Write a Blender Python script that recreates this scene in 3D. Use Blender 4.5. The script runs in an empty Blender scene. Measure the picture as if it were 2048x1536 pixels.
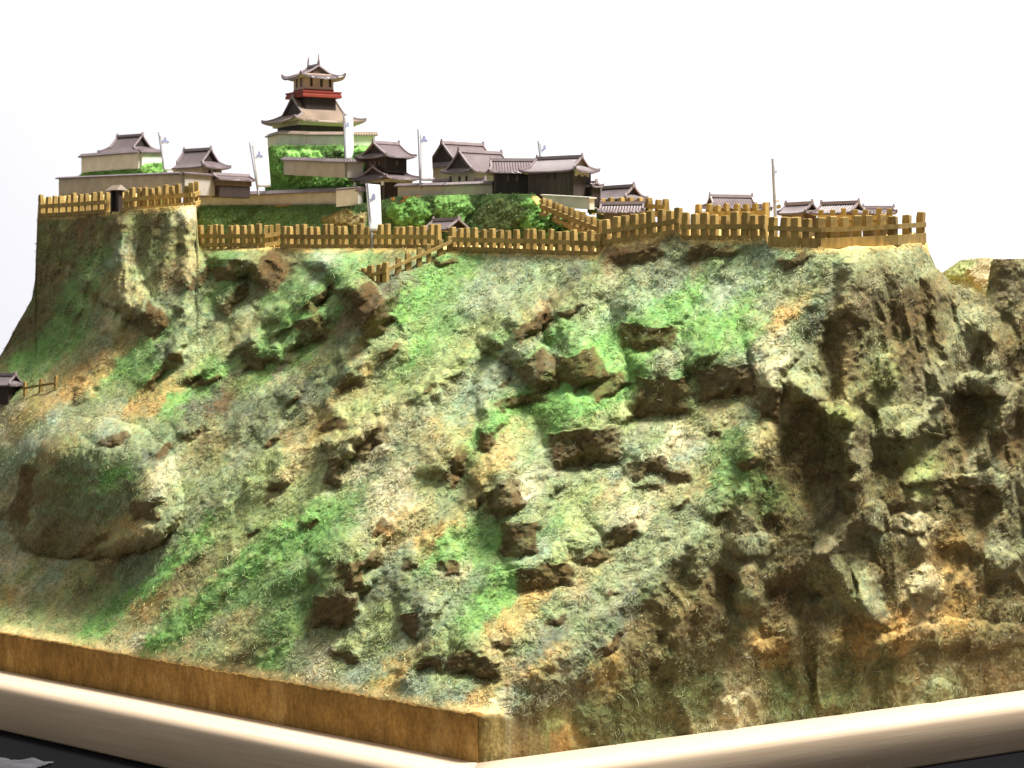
import bpy, bmesh, math, random
import numpy as np
from mathutils import Vector, Matrix

random.seed(7)
RNG = np.random.default_rng(11)
S = 0.01                       # all builders work in centimetres, the scene is in metres
F = 5279.0                     # focal length in photo pixels (photo 2048 wide)
HZ = 680.0                     # eye level row
ZT = 33.65                      # eye height above the table (cm)
UX, UY = -0.642, 0.766         # direction of the left base edge (u), seen from above
VX, VY = 0.766, 0.643          # direction of the right base edge (v)
CX0, CY0 = -2.4, 185.0         # front corner of the base
scene = bpy.context.scene

# ------------------------------------------------------------------ camera
cam_d = bpy.data.cameras.new('camera')
cam = bpy.data.objects.new('camera', cam_d)
scene.collection.objects.link(cam)
cam.location = (0, 0, ZT * S)
cam.rotation_euler = (math.radians(90), 0, 0)
cam_d.sensor_width = 36.0
cam_d.lens = F / 2048 * 36
cam_d.shift_y = -(768 - HZ) / 2048
cam_d.clip_start = 0.05
cam_d.clip_end = 60
cam_d.dof.use_dof = True
cam_d.dof.focus_distance = 2.18
cam_d.dof.aperture_fstop = 40
scene.camera = cam

# ------------------------------------------------------------------ light
scene.view_settings.view_transform = 'Standard'
scene.view_settings.look = 'None'
scene.view_settings.gamma = 1
scene.view_settings.exposure = 0.16
world = bpy.data.worlds.new('World')
scene.world = world
world.use_nodes = True
world.node_tree.nodes['Background'].inputs[0].default_value = (1.0, 0.97, 0.92, 1)
world.node_tree.nodes['Background'].inputs[1].default_value = 0.33


def area(name, loc, target, size, power, col=(1, 1, 1), size_y=None):
    d = bpy.data.lights.new(name, 'AREA')
    d.energy = power
    d.color = col
    d.shape = 'RECTANGLE'
    d.size = size
    d.size_y = size_y or size
    o = bpy.data.objects.new(name, d)
    scene.collection.objects.link(o)
    o.location = [c * S for c in loc]
    dv = Vector(target) - Vector(loc)
    o.rotation_euler = dv.to_track_quat('-Z', 'Y').to_euler()
    return o


area('ceiling_spot', (140, 226, 33.8 + 313), (0, 232, 28), 0.95, 425, (1.0, 0.965, 0.90))
area('ceiling_panel', (-10, 200, 33.8 + 230), (0, 235, 20), 1.2, 9, (1.0, 0.97, 0.93))
area('front_fill', (-130, 20, 33.8 + 110), (0, 220, 10), 2.0, 7, (1.0, 0.97, 0.93))  # added soft fill from the camera side to lift dark fronts
area('wall_washer', (110, 420, 33.8 + 150), (100, 520, 40), 1.6, 8, (0.95, 0.965, 1.0), 0.5)

# ------------------------------------------------------------------ small maths


def at(px, py, Y):
    return np.array([(px - 1024) / F * Y, Y, ZT - (py - HZ) / F * Y])


def uv_xy(u, v):
    return CX0 + UX * u + VX * v, CY0 + UY * u + VY * v


def Yv(px, v):
    k = (np.asarray(px, float) - 1024) / F
    u = (CX0 + VX * v - k * (CY0 + VY * v)) / (-UX + UY * k)
    return CY0 + UY * u + VY * v


def Yu(px, u):
    k = (np.asarray(px, float) - 1024) / F
    v = (k * (CY0 + UY * u) - CX0 - UX * u) / (VX - VY * k)
    return CY0 + UY * u + VY * v


def _hash(ix, iy, iz, seed):
    h = (ix * 374761393 + iy * 668265263 + iz * 2147483647 + seed * 974711) & 0xffffffff
    h = ((h ^ (h >> 13)) * 1274126177) & 0xffffffff
    return ((h ^ (h >> 16)) & 0xffff).astype(np.float32) / 32767.5 - 1.0


def vnoise(x, y, z, seed=0):
    x = np.asarray(x, np.float64); y = np.asarray(y, np.float64); z = np.asarray(z, np.float64)
    ix = np.floor(x).astype(np.int64); iy = np.floor(y).astype(np.int64); iz = np.floor(z).astype(np.int64)
    fx = (x - ix).astype(np.float32); fy = (y - iy).astype(np.float32); fz = (z - iz).astype(np.float32)
    fx = fx * fx * (3 - 2 * fx); fy = fy * fy * (3 - 2 * fy); fz = fz * fz * (3 - 2 * fz)
    r = 0
    for a in (0, 1):
        wa = fx if a else 1 - fx
        for b in (0, 1):
            wb = fy if b else 1 - fy
            for c in (0, 1):
                wc = fz if c else 1 - fz
                r = r + wa * wb * wc * _hash(ix + a, iy + b, iz + c, seed)
    return r


def fbm(x, y, z, octaves=3, seed=0, gain=0.5):
    r = 0; a = 1.0; t = 0
    for o in range(octaves):
        r = r + a * vnoise(x * 2 ** o + 17.3 * o, y * 2 ** o + 9.1 * o, z * 2 ** o, seed + o)
        t += a
        a *= gain
    return r / t


def sstep(a, b, x):
    t = np.clip((x - a) / (b - a), 0, 1)
    return t * t * (3 - 2 * t)


# ------------------------------------------------------------------ materials
def mat(name, col, rough=0.6, spec=0.3, bump=0.0, bscale=300, var=0.0, vscale=60, stretch=(1, 1, 1), attr=None,
        translucent=0.0, col2=None, detail=4):
    m = bpy.data.materials.new(name)
    m.use_nodes = True
    nt = m.node_tree
    N = nt.nodes
    L = nt.links
    b = N['Principled BSDF']
    b.inputs['Roughness'].default_value = rough
    b.inputs['Specular IOR Level'].default_value = spec
    tc = N.new('ShaderNodeTexCoord')
    mp = N.new('ShaderNodeMapping')
    mp.inputs['Scale'].default_value = stretch
    L.new(tc.outputs['Object'], mp.inputs['Vector'])
    if attr:
        at_ = N.new('ShaderNodeAttribute')
        at_.attribute_name = attr
        src = at_.outputs['Color']
    else:
        rgb = N.new('ShaderNodeRGB')
        rgb.outputs[0].default_value = (*col, 1)
        src = rgb.outputs[0]
    if var > 0:
        n = N.new('ShaderNodeTexNoise')
        n.inputs['Scale'].default_value = vscale
        n.inputs['Detail'].default_value = detail
        L.new(mp.outputs[0], n.inputs['Vector'])
        mr = N.new('ShaderNodeMapRange')
        mr.inputs['From Min'].default_value = 0.3
        mr.inputs['From Max'].default_value = 0.7
        L.new(n.outputs['Fac'], mr.inputs['Value'])
        if col2:
            mx = N.new('ShaderNodeMix')
            mx.data_type = 'RGBA'
            L.new(mr.outputs[0], mx.inputs['Factor'])
            L.new(src, mx.inputs[6])
            mx.inputs[7].default_value = (*col2, 1)
            src = mx.outputs[2]
        else:
            mr.inputs['To Min'].default_value = 1 - var
            mr.inputs['To Max'].default_value = 1 + var
            vm = N.new('ShaderNodeVectorMath')
            vm.operation = 'SCALE'
            L.new(src, vm.inputs[0])
            L.new(mr.outputs[0], vm.inputs['Scale'])
            src = vm.outputs[0]
    L.new(src, b.inputs['Base Color'])
    if bump > 0:
        n2 = N.new('ShaderNodeTexNoise')
        n2.inputs['Scale'].default_value = bscale
        n2.inputs['Detail'].default_value = 5
        L.new(mp.outputs[0], n2.inputs['Vector'])
        bp = N.new('ShaderNodeBump')
        bp.inputs['Strength'].default_value = bump
        bp.inputs['Distance'].default_value = 0.001
        L.new(n2.outputs['Fac'], bp.inputs['Height'])
        L.new(bp.outputs[0], b.inputs['Normal'])
    if translucent > 0:
        tr = N.new('ShaderNodeBsdfTranslucent')
        L.new(src, tr.inputs['Color'])
        ms = N.new('ShaderNodeMixShader')
        ms.inputs[0].default_value = translucent
        L.new(b.outputs[0], ms.inputs[1])
        L.new(tr.outputs[0], ms.inputs[2])
        L.new(ms.outputs[0], N['Material Output'].inputs['Surface'])
    return m


M_TERR = mat('painted_plaster', (1, 1, 1), 0.95, 0.1, bump=0.6, bscale=420, var=0.22, vscale=330, attr='pigment', detail=6)
M_FIB = mat('flock_fibre', (1, 1, 1), 0.9, 0.15, attr='pigment')
M_WALLW = mat('white_plaster', (0.57, 0.545, 0.48), 0.8, 0.2, var=0.10, vscale=90)
M_GREYW = mat('grey_plaster', (0.33, 0.305, 0.27), 0.8, 0.2, var=0.12, vscale=90)
M_DARK = mat('dark_boards', (0.030, 0.020, 0.018), 0.6, 0.3, var=0.3, vscale=260, stretch=(1, 1, 0.1))
M_BROWNB = mat('brown_boards', (0.12, 0.085, 0.065), 0.7, 0.2, var=0.25, vscale=260, stretch=(1, 1, 0.1))
M_TURR = mat('turret_boards', (0.060, 0.046, 0.040), 0.7, 0.2, var=0.25, vscale=260, stretch=(1, 1, 0.1))
M_CREAM = mat('cream_plaster', (0.44, 0.40, 0.30), 0.8, 0.2, var=0.1, vscale=90)
M_RED = mat('red_lacquer', (0.19, 0.026, 0.014), 0.6, 0.3, var=0.12, vscale=200)
M_WOODY = mat('ochre_stakes', (0.30, 0.205, 0.068), 0.85, 0.2, var=0.28, vscale=220, stretch=(1, 1, 0.35))
_nt = M_WOODY.node_tree      # every stake has its own tone
_oi = _nt.nodes.new('ShaderNodeObjectInfo'); _mr = _nt.nodes.new('ShaderNodeMapRange'); _mr.inputs['To Min'].default_value = .72; _mr.inputs['To Max'].default_value = 1.15
_vm = _nt.nodes.new('ShaderNodeVectorMath'); _vm.operation = 'SCALE'
_src = _nt.nodes['Principled BSDF'].inputs['Base Color'].links[0].from_socket
_nt.links.new(_oi.outputs['Random'], _mr.inputs['Value']); _nt.links.new(_src, _vm.inputs[0]); _nt.links.new(_mr.outputs[0], _vm.inputs['Scale'])
_nt.links.new(_vm.outputs[0], _nt.nodes['Principled BSDF'].inputs['Base Color'])
M_POLE = mat('grey_pole', (0.30, 0.30, 0.345), 0.5, 0.3)
M_CLOTH = mat('white_paper', (0.96, 0.96, 0.98), 0.8, 0.1, translucent=0.6)
M_EMB = mat('faint_blue_print', (0.22, 0.24, 0.38), 0.8, 0.1)
M_SOFFIT = mat('pale_soffit', (0.36, 0.31, 0.22), 0.8, 0.2, var=0.1, vscale=120)


def roof_material(name, col, gloss):
    m = mat(name, col, gloss, 0.45, var=0.22, vscale=70)
    nt = m.node_tree
    b = nt.nodes['Principled BSDF']
    at_ = nt.nodes.new('ShaderNodeAttribute')
    at_.attribute_name = 'rib'
    mul = nt.nodes.new('ShaderNodeMath'); mul.operation = 'MULTIPLY'; mul.inputs[1].default_value = 2 * math.pi
    sn = nt.nodes.new('ShaderNodeMath'); sn.operation = 'SINE'
    bp = nt.nodes.new('ShaderNodeBump'); bp.inputs['Strength'].default_value = 0.7; bp.inputs['Distance'].default_value = 0.0006
    nt.links.new(at_.outputs['Fac'], mul.inputs[0])
    nt.links.new(mul.outputs[0], sn.inputs[0])
    nt.links.new(sn.outputs[0], bp.inputs['Height'])
    nt.links.new(bp.outputs[0], b.inputs['Normal'])
    return m


M_ROOF = roof_material('brown_tiles', (0.118, 0.088, 0.092), 0.42)
M_ROOF2 = roof_material('tan_tiles', (0.19, 0.140, 0.100), 0.55)
M_RIDGE = mat('ridge_tiles', (0.21, 0.168, 0.172), 0.45, 0.4, var=0.15, vscale=150)

# ------------------------------------------------------------------ object helpers


def tag(o, label=None, cat=None, group=None, kind=None):
    if label: o['label'] = label
    if cat: o['category'] = cat
    if group: o['group'] = group
    if kind: o['kind'] = kind
    return o


def empty(name, loc_cm, yaw=0.0):
    o = bpy.data.objects.new(name, None)
    o.empty_display_size = 0.01
    o.location = [c * S for c in loc_cm]
    o.rotation_euler = (0, 0, yaw)
    scene.collection.objects.link(o)
    return o


def link(name, me, parent=None, loc=(0, 0, 0), rot=(0, 0, 0)):
    o = bpy.data.objects.new(name, me)
    o.location = [c * S for c in loc]
    o.rotation_euler = rot
    if parent: o.parent = parent
    scene.collection.objects.link(o)
    return o


class MB:
    """collects boxes, prisms and tubes (cm) and links them as one mesh"""

    def __init__(s):
        s.v = []; s.f = []

    def add(s, vs, fs):
        n = len(s.v)
        s.v += [tuple(p) for p in vs]
        s.f += [tuple(i + n for i in f) for f in fs]
        return s

    def box(s, c, d, yaw=0.0, taper=1.0):
        x, y, z = [k / 2 for k in d]
        vs = []
        ca, sa = math.cos(yaw), math.sin(yaw)
        for dz in (-z, z):
            t = taper if dz > 0 else 1
            for dx, dy in ((-x, -y), (x, -y), (x, y), (-x, y)):
                dx *= t; dy *= t
                vs.append((c[0] + dx * ca - dy * sa, c[1] + dx * sa + dy * ca, c[2] + dz))
        return s.add(vs, [(3, 2, 1, 0), (4, 5, 6, 7), (0, 1, 5, 4), (1, 2, 6, 5), (2, 3, 7, 6), (3, 0, 4, 7)])

    def tube(s, p0, p1, r0, r1=None, n=7):
        r1 = r0 if r1 is None else r1
        p0 = Vector(p0); p1 = Vector(p1)
        d = (p1 - p0).normalized()
        a = d.orthogonal().normalized(); b = d.cross(a)
        vs = []
        for p, r in ((p0, r0), (p1, r1)):
            for i in range(n):
                t = 2 * math.pi * i / n
                vs.append(p + a * (r * math.cos(t)) + b * (r * math.sin(t)))
        fs = [(i, (i + 1) % n, n + (i + 1) % n, n + i) for i in range(n)]
        fs += [tuple(range(n - 1, -1, -1)), tuple(range(n, 2 * n))]
        return s.add(vs, fs)

    def strip(s, pts, w, h):
        """thin raised bar along a polyline"""
        for p0, p1 in zip(pts[:-1], pts[1:]):
            p0 = Vector(p0); p1 = Vector(p1)
            d = (p1 - p0)
            if d.length < 1e-6: continue
            d.normalize()
            side = d.cross(Vector((0, 0, 1)))
            if side.length < 1e-3: side = Vector((1, 0, 0))
            side.normalize()
            up = side.cross(d)
            a = side * (w / 2); b = up * h
            lo = -up * 0.03
            vs = [p0 - a + lo, p0 + a + lo, p0 + a * .7 + b, p0 - a * .7 + b, p1 - a + lo, p1 + a + lo, p1 + a * .7 + b, p1 - a * .7 + b]
            s.add(vs, [(0, 1, 2, 3), (7, 6, 5, 4), (0, 4, 5, 1), (1, 5, 6, 2), (2, 6, 7, 3), (3, 7, 4, 0)])
        return s

    def mesh(s, name, material, smooth=False, bevel=0.0):
        me = bpy.data.meshes.new(name)
        me.from_pydata([(a * S, b * S, c * S) for a, b, c in s.v], [], s.f)
        bm = bmesh.new(); bm.from_mesh(me)
        bmesh.ops.recalc_face_normals(bm, faces=bm.faces)
        if bevel > 0:
            es = [e for e in bm.edges if len(e.link_faces) == 2 and e.calc_face_angle(0) > 0.6]
            bmesh.ops.bevel(bm, geom=es, offset=bevel * S, segments=1, affect='EDGES')
        bm.to_mesh(me); bm.free()
        me.materials.append(material)
        if smooth: me.polygons.foreach_set('use_smooth', [True] * len(me.polygons))
        return me

    def build(s, name, material, parent=None, loc=(0, 0, 0), rot=(0, 0, 0), smooth=False, bevel=0.0):
        return link(name, s.mesh(name, material, smooth, bevel), parent, loc, rot)


# ------------------------------------------------------------------ the setting around the model
def plane(name, pts, material):
    me = bpy.data.meshes.new(name)
    me.from_pydata([tuple(c * S for c in p) for p in pts], [], [tuple(range(len(pts)))])
    me.materials.append(material)
    return tag(link(name, me), kind='structure')


M_BACK = mat('white_wall_paint', (0.67, 0.69, 0.78), 0.9, 0.1)
M_TABLE = mat('black_table', (0.004, 0.004, 0.005), 0.8, 0.03, bump=0.3, bscale=90)
plane('back_wall', [(-400, 520, -60), (400, 520, -60), (400, 520, 330), (-400, 520, 330)], M_BACK)
plane('table_top', [(-140, 120, 0), (160, 120, 0), (160, 420, 0), (-140, 420, 0)], M_TABLE)

# ------------------------------------------------------------------ terrain: pigment palette
PAL = {
    'G': (0.140, 0.285, 0.075), 'g': (0.120, 0.205, 0.068), 'K': (0.232, 0.248, 0.138), 'T': (0.300, 0.248, 0.118),
    'O': (0.41, 0.268, 0.100), 'C': (0.47, 0.425, 0.265), 'B': (0.130, 0.090, 0.044), 'D': (0.125, 0.135, 0.088),
    'E': (0.240, 0.282, 0.185), 'Y': (0.255, 0.290, 0.120), 'b': (0.165, 0.125, 0.062), 'R': (0.200, 0.178, 0.110),
    'P': (0.250, 0.262, 0.165), 'd': (0.098, 0.110, 0.046),
}
SAMPLES = """100,480,B 150,470,B 230,470,B 300,450,B 375,425,C 368,480,T 335,470,B 110,560,B 150,600,g 120,640,g 180,560,g 215,500,g
225,520,E 228,560,T 232,620,C 238,660,T 222,705,O 195,750,O 240,590,T 262,600,T 290,540,K 330,520,B 300,620,D 370,540,T 390,560,D 60,640,B 30,690,B 90,700,G 60,720,G 140,680,G
190,640,K 200,690,K 180,730,O 230,700,T 150,760,O 110,770,T 60,810,O 20,830,C 60,745,g 250,740,G 300,700,g 310,745,G 340,690,D
380,700,K 420,660,K 400,600,K 430,530,g 450,580,g 500,560,K 500,620,K 520,530,B 540,520,B 560,560,B 480,660,T 540,600,g 600,560,g
640,530,E 600,620,G 660,570,g 680,620,g 620,660,g 560,670,g 470,700,K 430,740,G 350,800,G 270,810,O 210,810,K 200,790,Y 320,800,O
150,840,K 100,850,E 220,860,E 300,850,K 250,900,K 300,900,D 180,930,D 230,950,G 150,960,g 110,900,T 70,930,B 60,1000,B 120,1000,D
180,1020,D 250,1000,D 100,1080,B 30,920,E 10,930,E 10,1000,C 20,1050,E 10,1080,C 20,1110,C 60,1140,Y 100,1160,E 20,1140,C 60,1175,C 130,1185,Y 280,980,T 300,1000,C
250,1050,O 220,1080,T 330,950,C 380,950,K 350,1000,K 420,880,T 400,820,D 450,800,B 480,830,D 520,870,D 560,790,D 580,760,K
560,742,C 620,740,T 660,730,K 700,700,T 540,735,G 600,722,G 700,640,B 720,600,B 740,620,B 760,590,D 700,680,D 680,760,D 620,770,D
560,830,K 500,900,K 450,950,K 440,900,T 540,930,Y 600,880,T 680,830,Y 640,860,O 700,800,T 720,760,O 760,740,K 760,680,K 800,640,G
860,580,G 820,610,G 900,560,g 830,700,G 790,720,Y 900,640,g 960,580,E 1000,560,K 1050,560,E 1100,540,K 1150,540,D 1080,640,B
1050,650,T 1020,640,K 1000,680,g 960,680,Y 900,740,Y 880,800,K 930,800,E 960,770,E 1010,720,E 860,860,T 800,900,K 750,900,C 740,880,T
700,920,C 770,980,C 800,1010,C 850,960,Y 900,900,T 830,1050,T 900,1000,K 860,1080,O 780,1060,O 600,1000,Y 560,960,T 500,1000,Y
450,1050,Y 430,1000,K 600,1050,G 650,1050,G 560,1090,G 500,1130,G 620,1130,g 680,1040,g 400,1080,G 360,1120,G 300,1170,G 240,1210,G
190,1250,G 440,1180,G 400,1220,G 330,1270,G 300,1290,G 420,1140,T 350,1180,T 300,1220,O 250,1260,T 370,1150,B 270,1150,D 220,1140,B
300,1100,D 350,1050,K 180,1170,B 120,1180,T 60,1200,T 20,1190,O 100,1220,T 150,1250,Y 60,1250,Y 20,1230,Y 260,1290,C 380,1290,T 420,1270,K
480,1240,T 500,1200,g 550,1200,g 520,1290,B 560,1250,g 450,1310,T 400,1320,Y 560,1310,G 600,1300,K 640,1250,B 700,1250,K 650,1330,C
720,1340,E 780,1360,O 840,1370,E 900,1385,E 960,1405,O 1000,1420,C 1040,1390,E 1080,1340,O 1120,1370,C 700,1300,Y 760,1290,Y
620,1180,g 600,1150,g 700,1120,Y 740,1100,K 800,1120,E 870,1110,G 930,1100,G 980,1100,G 820,1170,D 780,1150,D 840,1200,D 880,1180,K
900,1150,C 760,1230,Y 820,1250,E 860,1240,K 920,1200,E 960,1180,g 1000,1160,G 960,1230,G 1000,1200,G 940,1280,Y 880,1300,Y 870,1330,D
920,1340,Y 1000,1280,T 1020,1240,O 1060,1200,O 1100,1220,K 1150,1170,T 1180,1220,K 1120,1270,D 1080,1290,D 1180,1300,K 1220,1250,D
1200,1330,O 1160,1350,D 1100,690,G 1080,720,E 1200,690,G 1150,740,G 1250,700,G 1300,640,G 1350,620,G 1400,650,G 1450,660,G 1500,680,G
1250,620,E 1350,560,E 1450,580,E 1550,600,K 1600,560,K 1500,540,E 1200,580,K 1230,520,B 1300,500,B 1400,510,B 1280,540,K 1620,640,D
1560,640,O 1580,680,K 1530,700,C 1500,710,E 1540,740,C 1100,790,G 1040,810,G 980,850,G 1150,800,G 1200,800,G 1120,840,G 1240,770,G
1260,830,Y 1180,850,Y 1000,900,T 980,930,O 1050,900,K 1100,920,D 1160,900,D 1220,880,K 1250,920,E 1300,870,K 1350,860,C 1400,830,T
1440,850,T 1380,800,Y 1340,720,K 1400,720,g 1450,740,K 1480,780,T 1500,830,K 1380,910,E 1340,900,C 1300,960,K 1350,960,T 1400,960,T
1270,1030,C 1300,1060,K 1200,1000,T 1150,1000,Y 1100,990,K 1060,960,C 1100,1060,g 1050,1050,K 1080,1090,E 1160,1050,Y 1200,1080,K
1180,1120,T 1240,1130,K 1300,1120,K 1340,1080,K 1380,1030,K 1430,960,g 1460,920,g 1500,950,g 1450,880,g 1530,870,T 1560,800,T 1600,740,K
1680,640,b 1720,600,R 1760,560,R 1720,540,K 1800,520,P 1700,700,b 1680,780,b 1800,640,b 1850,620,b 1750,720,K 1765,750,Y 1820,700,b
1900,620,R 1930,660,P 1960,700,R 2010,600,R 2030,680,b 1840,780,R 1790,830,K 1870,800,P 1960,760,P 1920,830,b 1930,900,b 2000,820,R
2010,900,b 1620,850,b 1600,900,B 1560,930,b 1640,780,K 1680,830,Y 1700,900,R 1690,980,R 1720,1000,b 1540,1010,g 1550,1040,b 1480,1060,R
1500,1100,E 1420,1100,K 1500,1140,b 1440,1180,b 1480,1200,K 1560,1200,B 1600,1180,b 1650,1110,R 1640,1160,K 1700,1180,K 1740,1200,P
1850,1170,C 1780,1130,b 1900,1100,O 1960,1090,b 1830,1040,C 1750,1040,P 1650,1020,R 1620,970,b 1850,960,Y 1780,1000,b 1900,1000,b
1950,930,P 2000,960,P 1970,1000,b 2000,1110,P 1720,1270,O 1800,1270,O 1900,1220,O 2000,1200,b 1540,1300,O 1600,1290,b 1560,1360,d
1500,1340,b 1400,1250,b 1350,1230,b 1300,1300,b 1320,1330,d 1400,1380,d 1280,1420,d 1180,1430,d 1600,1380,d 1700,1340,d 1760,1330,d
1850,1320,b 1950,1300,b 2040,1280,b 1240,1440,d 1100,1450,Y 1050,1450,B 1000,1480,B 1120,1480,O 1460,1410,C 1880,1390,K"""


# faces of rocks that drop steeply (px, py, width, height, tilt) and how they stand on the slope
FACES = [
    (515, 718, 72, 40, -10), (600, 668, 100, 52, -22), (738, 622, 60, 105, -35), (400, 762, 66, 16, -5), (352, 715, 28, 24, 0),
    (315, 755, 62, 18, -50), (665, 848, 52, 24, -5), (700, 775, 62, 20, -15), (740, 888, 84, 30, -50), (665, 945, 36, 52, 10),
    (553, 975, 28, 22, 10), (1290, 675, 108, 50, 0), (1085, 745, 74, 78, -42), (1165, 740, 78, 72, -20), (1215, 775, 76, 40, -30),
    (1320, 795, 112, 78, 0), (1450, 765, 114, 66, -5), (1535, 805, 42, 76, 0), (1165, 895, 134, 78, -5), (1295, 935, 74, 38, -10),
    (1350, 950, 50, 24, 0), (1035, 1075, 70, 68, 0), (1010, 1000, 74, 66, -30), (910, 935, 80, 36, -60), (970, 885, 30, 42, 10),
    (1245, 1075, 62, 34, -25), (1085, 1155, 114, 48, -10), (1190, 1115, 62, 28, -20), (712, 1132, 104, 30, -20), (708, 1162, 36, 32, 0),
    (668, 1225, 84, 68, 5), (835, 1250, 64, 48, 0), (945, 1330, 98, 44, 12), (862, 1330, 54, 28, 0), (900, 1140, 32, 26, 0),
    (820, 1130, 24, 16, 0), (680, 1310, 64, 15, 15), (1290, 975, 54, 15, 0), (45, 990, 110, 40, -75),
    (290, 1020, 54, 36, 0), (180, 1090, 84, 20, -40), (1062, 652, 90, 34, -30), (1040, 800, 96, 26, -10), (450, 545, 50, 40, -10),
    (545, 545, 60, 60, -60), (305, 640, 50, 60, -50), (640, 600, 70, 26, -40), (470, 600, 60, 30, -45), (880, 520, 60, 16, -10),
    (1010, 1290, 40, 22, -20), (780, 705, 50, 22, -35), (620, 1050, 24, 12, -20), (505, 1070, 28, 12, -10), (960, 1005, 44, 18, -45),
    (1260, 505, 120, 40, -8), (1420, 505, 90, 30, -10), (1590, 520, 60, 26, -30), (225, 880, 60, 22, -30), (400, 560, 60, 20, -40),
    (1360, 1010, 26, 12, -10), (1430, 870, 30, 12, -10), (1220, 1190, 30, 12, -20), (1140, 620, 50, 16, -30), (590, 800, 40, 16, -30),
    (860, 780, 30, 14, -45), (1500, 930, 40, 18, -40), (390, 870, 46, 18, -40), (330, 905, 40, 16, -50), (550, 880, 36, 14, -40),
    (1110, 1240, 50, 16, -25), (1220, 1290, 60, 20, -40), (760, 1060, 40, 14, -40), (1440, 1040, 40, 16, -50), (1010, 760, 30, 14, -50),
]
# hollows (px, py, w, h, depth cm) and knobs (px, py, w, h, height cm) of the right cliff
HOLLOWS = [
    (1680, 705, 95, 190, 1.5), (1612, 910, 130, 200, 2.0), (1745, 880, 60, 190, 1.2), (1925, 850, 160, 150, 2.6), (1830, 1035, 130, 70, 1.3),
    (1580, 1195, 120, 110, 1.8), (1450, 1180, 66, 110, 1.2), (1962, 705, 46, 90, 1.2), (1550, 1058, 46, 44, 1.0), (1975, 1015, 90, 80, 1.4),
    (1880, 1130, 150, 80, 1.3), (1702, 1165, 28, 80, 0.9), (1785, 930, 90, 80, 1.2), (2045, 880, 80, 110, 1.5), (1880, 640, 70, 100, 0.8),
    (1620, 1330, 40, 90, 0.5), (2010, 1180, 90, 60, 0.9), (1720, 1100, 60, 90, 0.9), (1820, 700, 50, 110, 0.6), (2030, 740, 60, 80, 0.8),
    (1770, 640, 40, 120, 0.5), (1890, 1010, 60, 60, 1.0),
]
KNOBS = [
    (860, 1240, 60, 110, .5), (560, 690, 130, 70, .5),
    (1850, 1165, 70, 70, 1.1), (1742, 1190, 56, 120, 1.3), (1650, 1135, 66, 130, 1.2), (1820, 1045, 90, 44, 1.0), (1752, 1035, 54, 64, 0.9),
    (2000, 1120, 70, 46, 0.9), (1490, 1185, 48, 96, 1.0), (1772, 745, 42, 76, 0.9), (1872, 835, 66, 90, 1.0), (1702, 915, 46, 220, 0.9),
    (1800, 850, 110, 70, 0.9), (1540, 1290, 70, 30, 0.6), (1500, 1090, 110, 50, 0.8), (1960, 960, 120, 34, 0.9), (1850, 955, 110, 30, 0.8),
    (1970, 770, 120, 50, 1.0), (2000, 840, 80, 60, 0.7), (1460, 1420, 40, 50, 0.7), (1880, 1385, 50, 60, 0.7), (1930, 1270, 260, 60, 0.7),
    (1740, 1290, 160, 50, 0.6), (1620, 780, 90, 60, 0.9), (1680, 830, 60, 60, 0.9),
]

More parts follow.
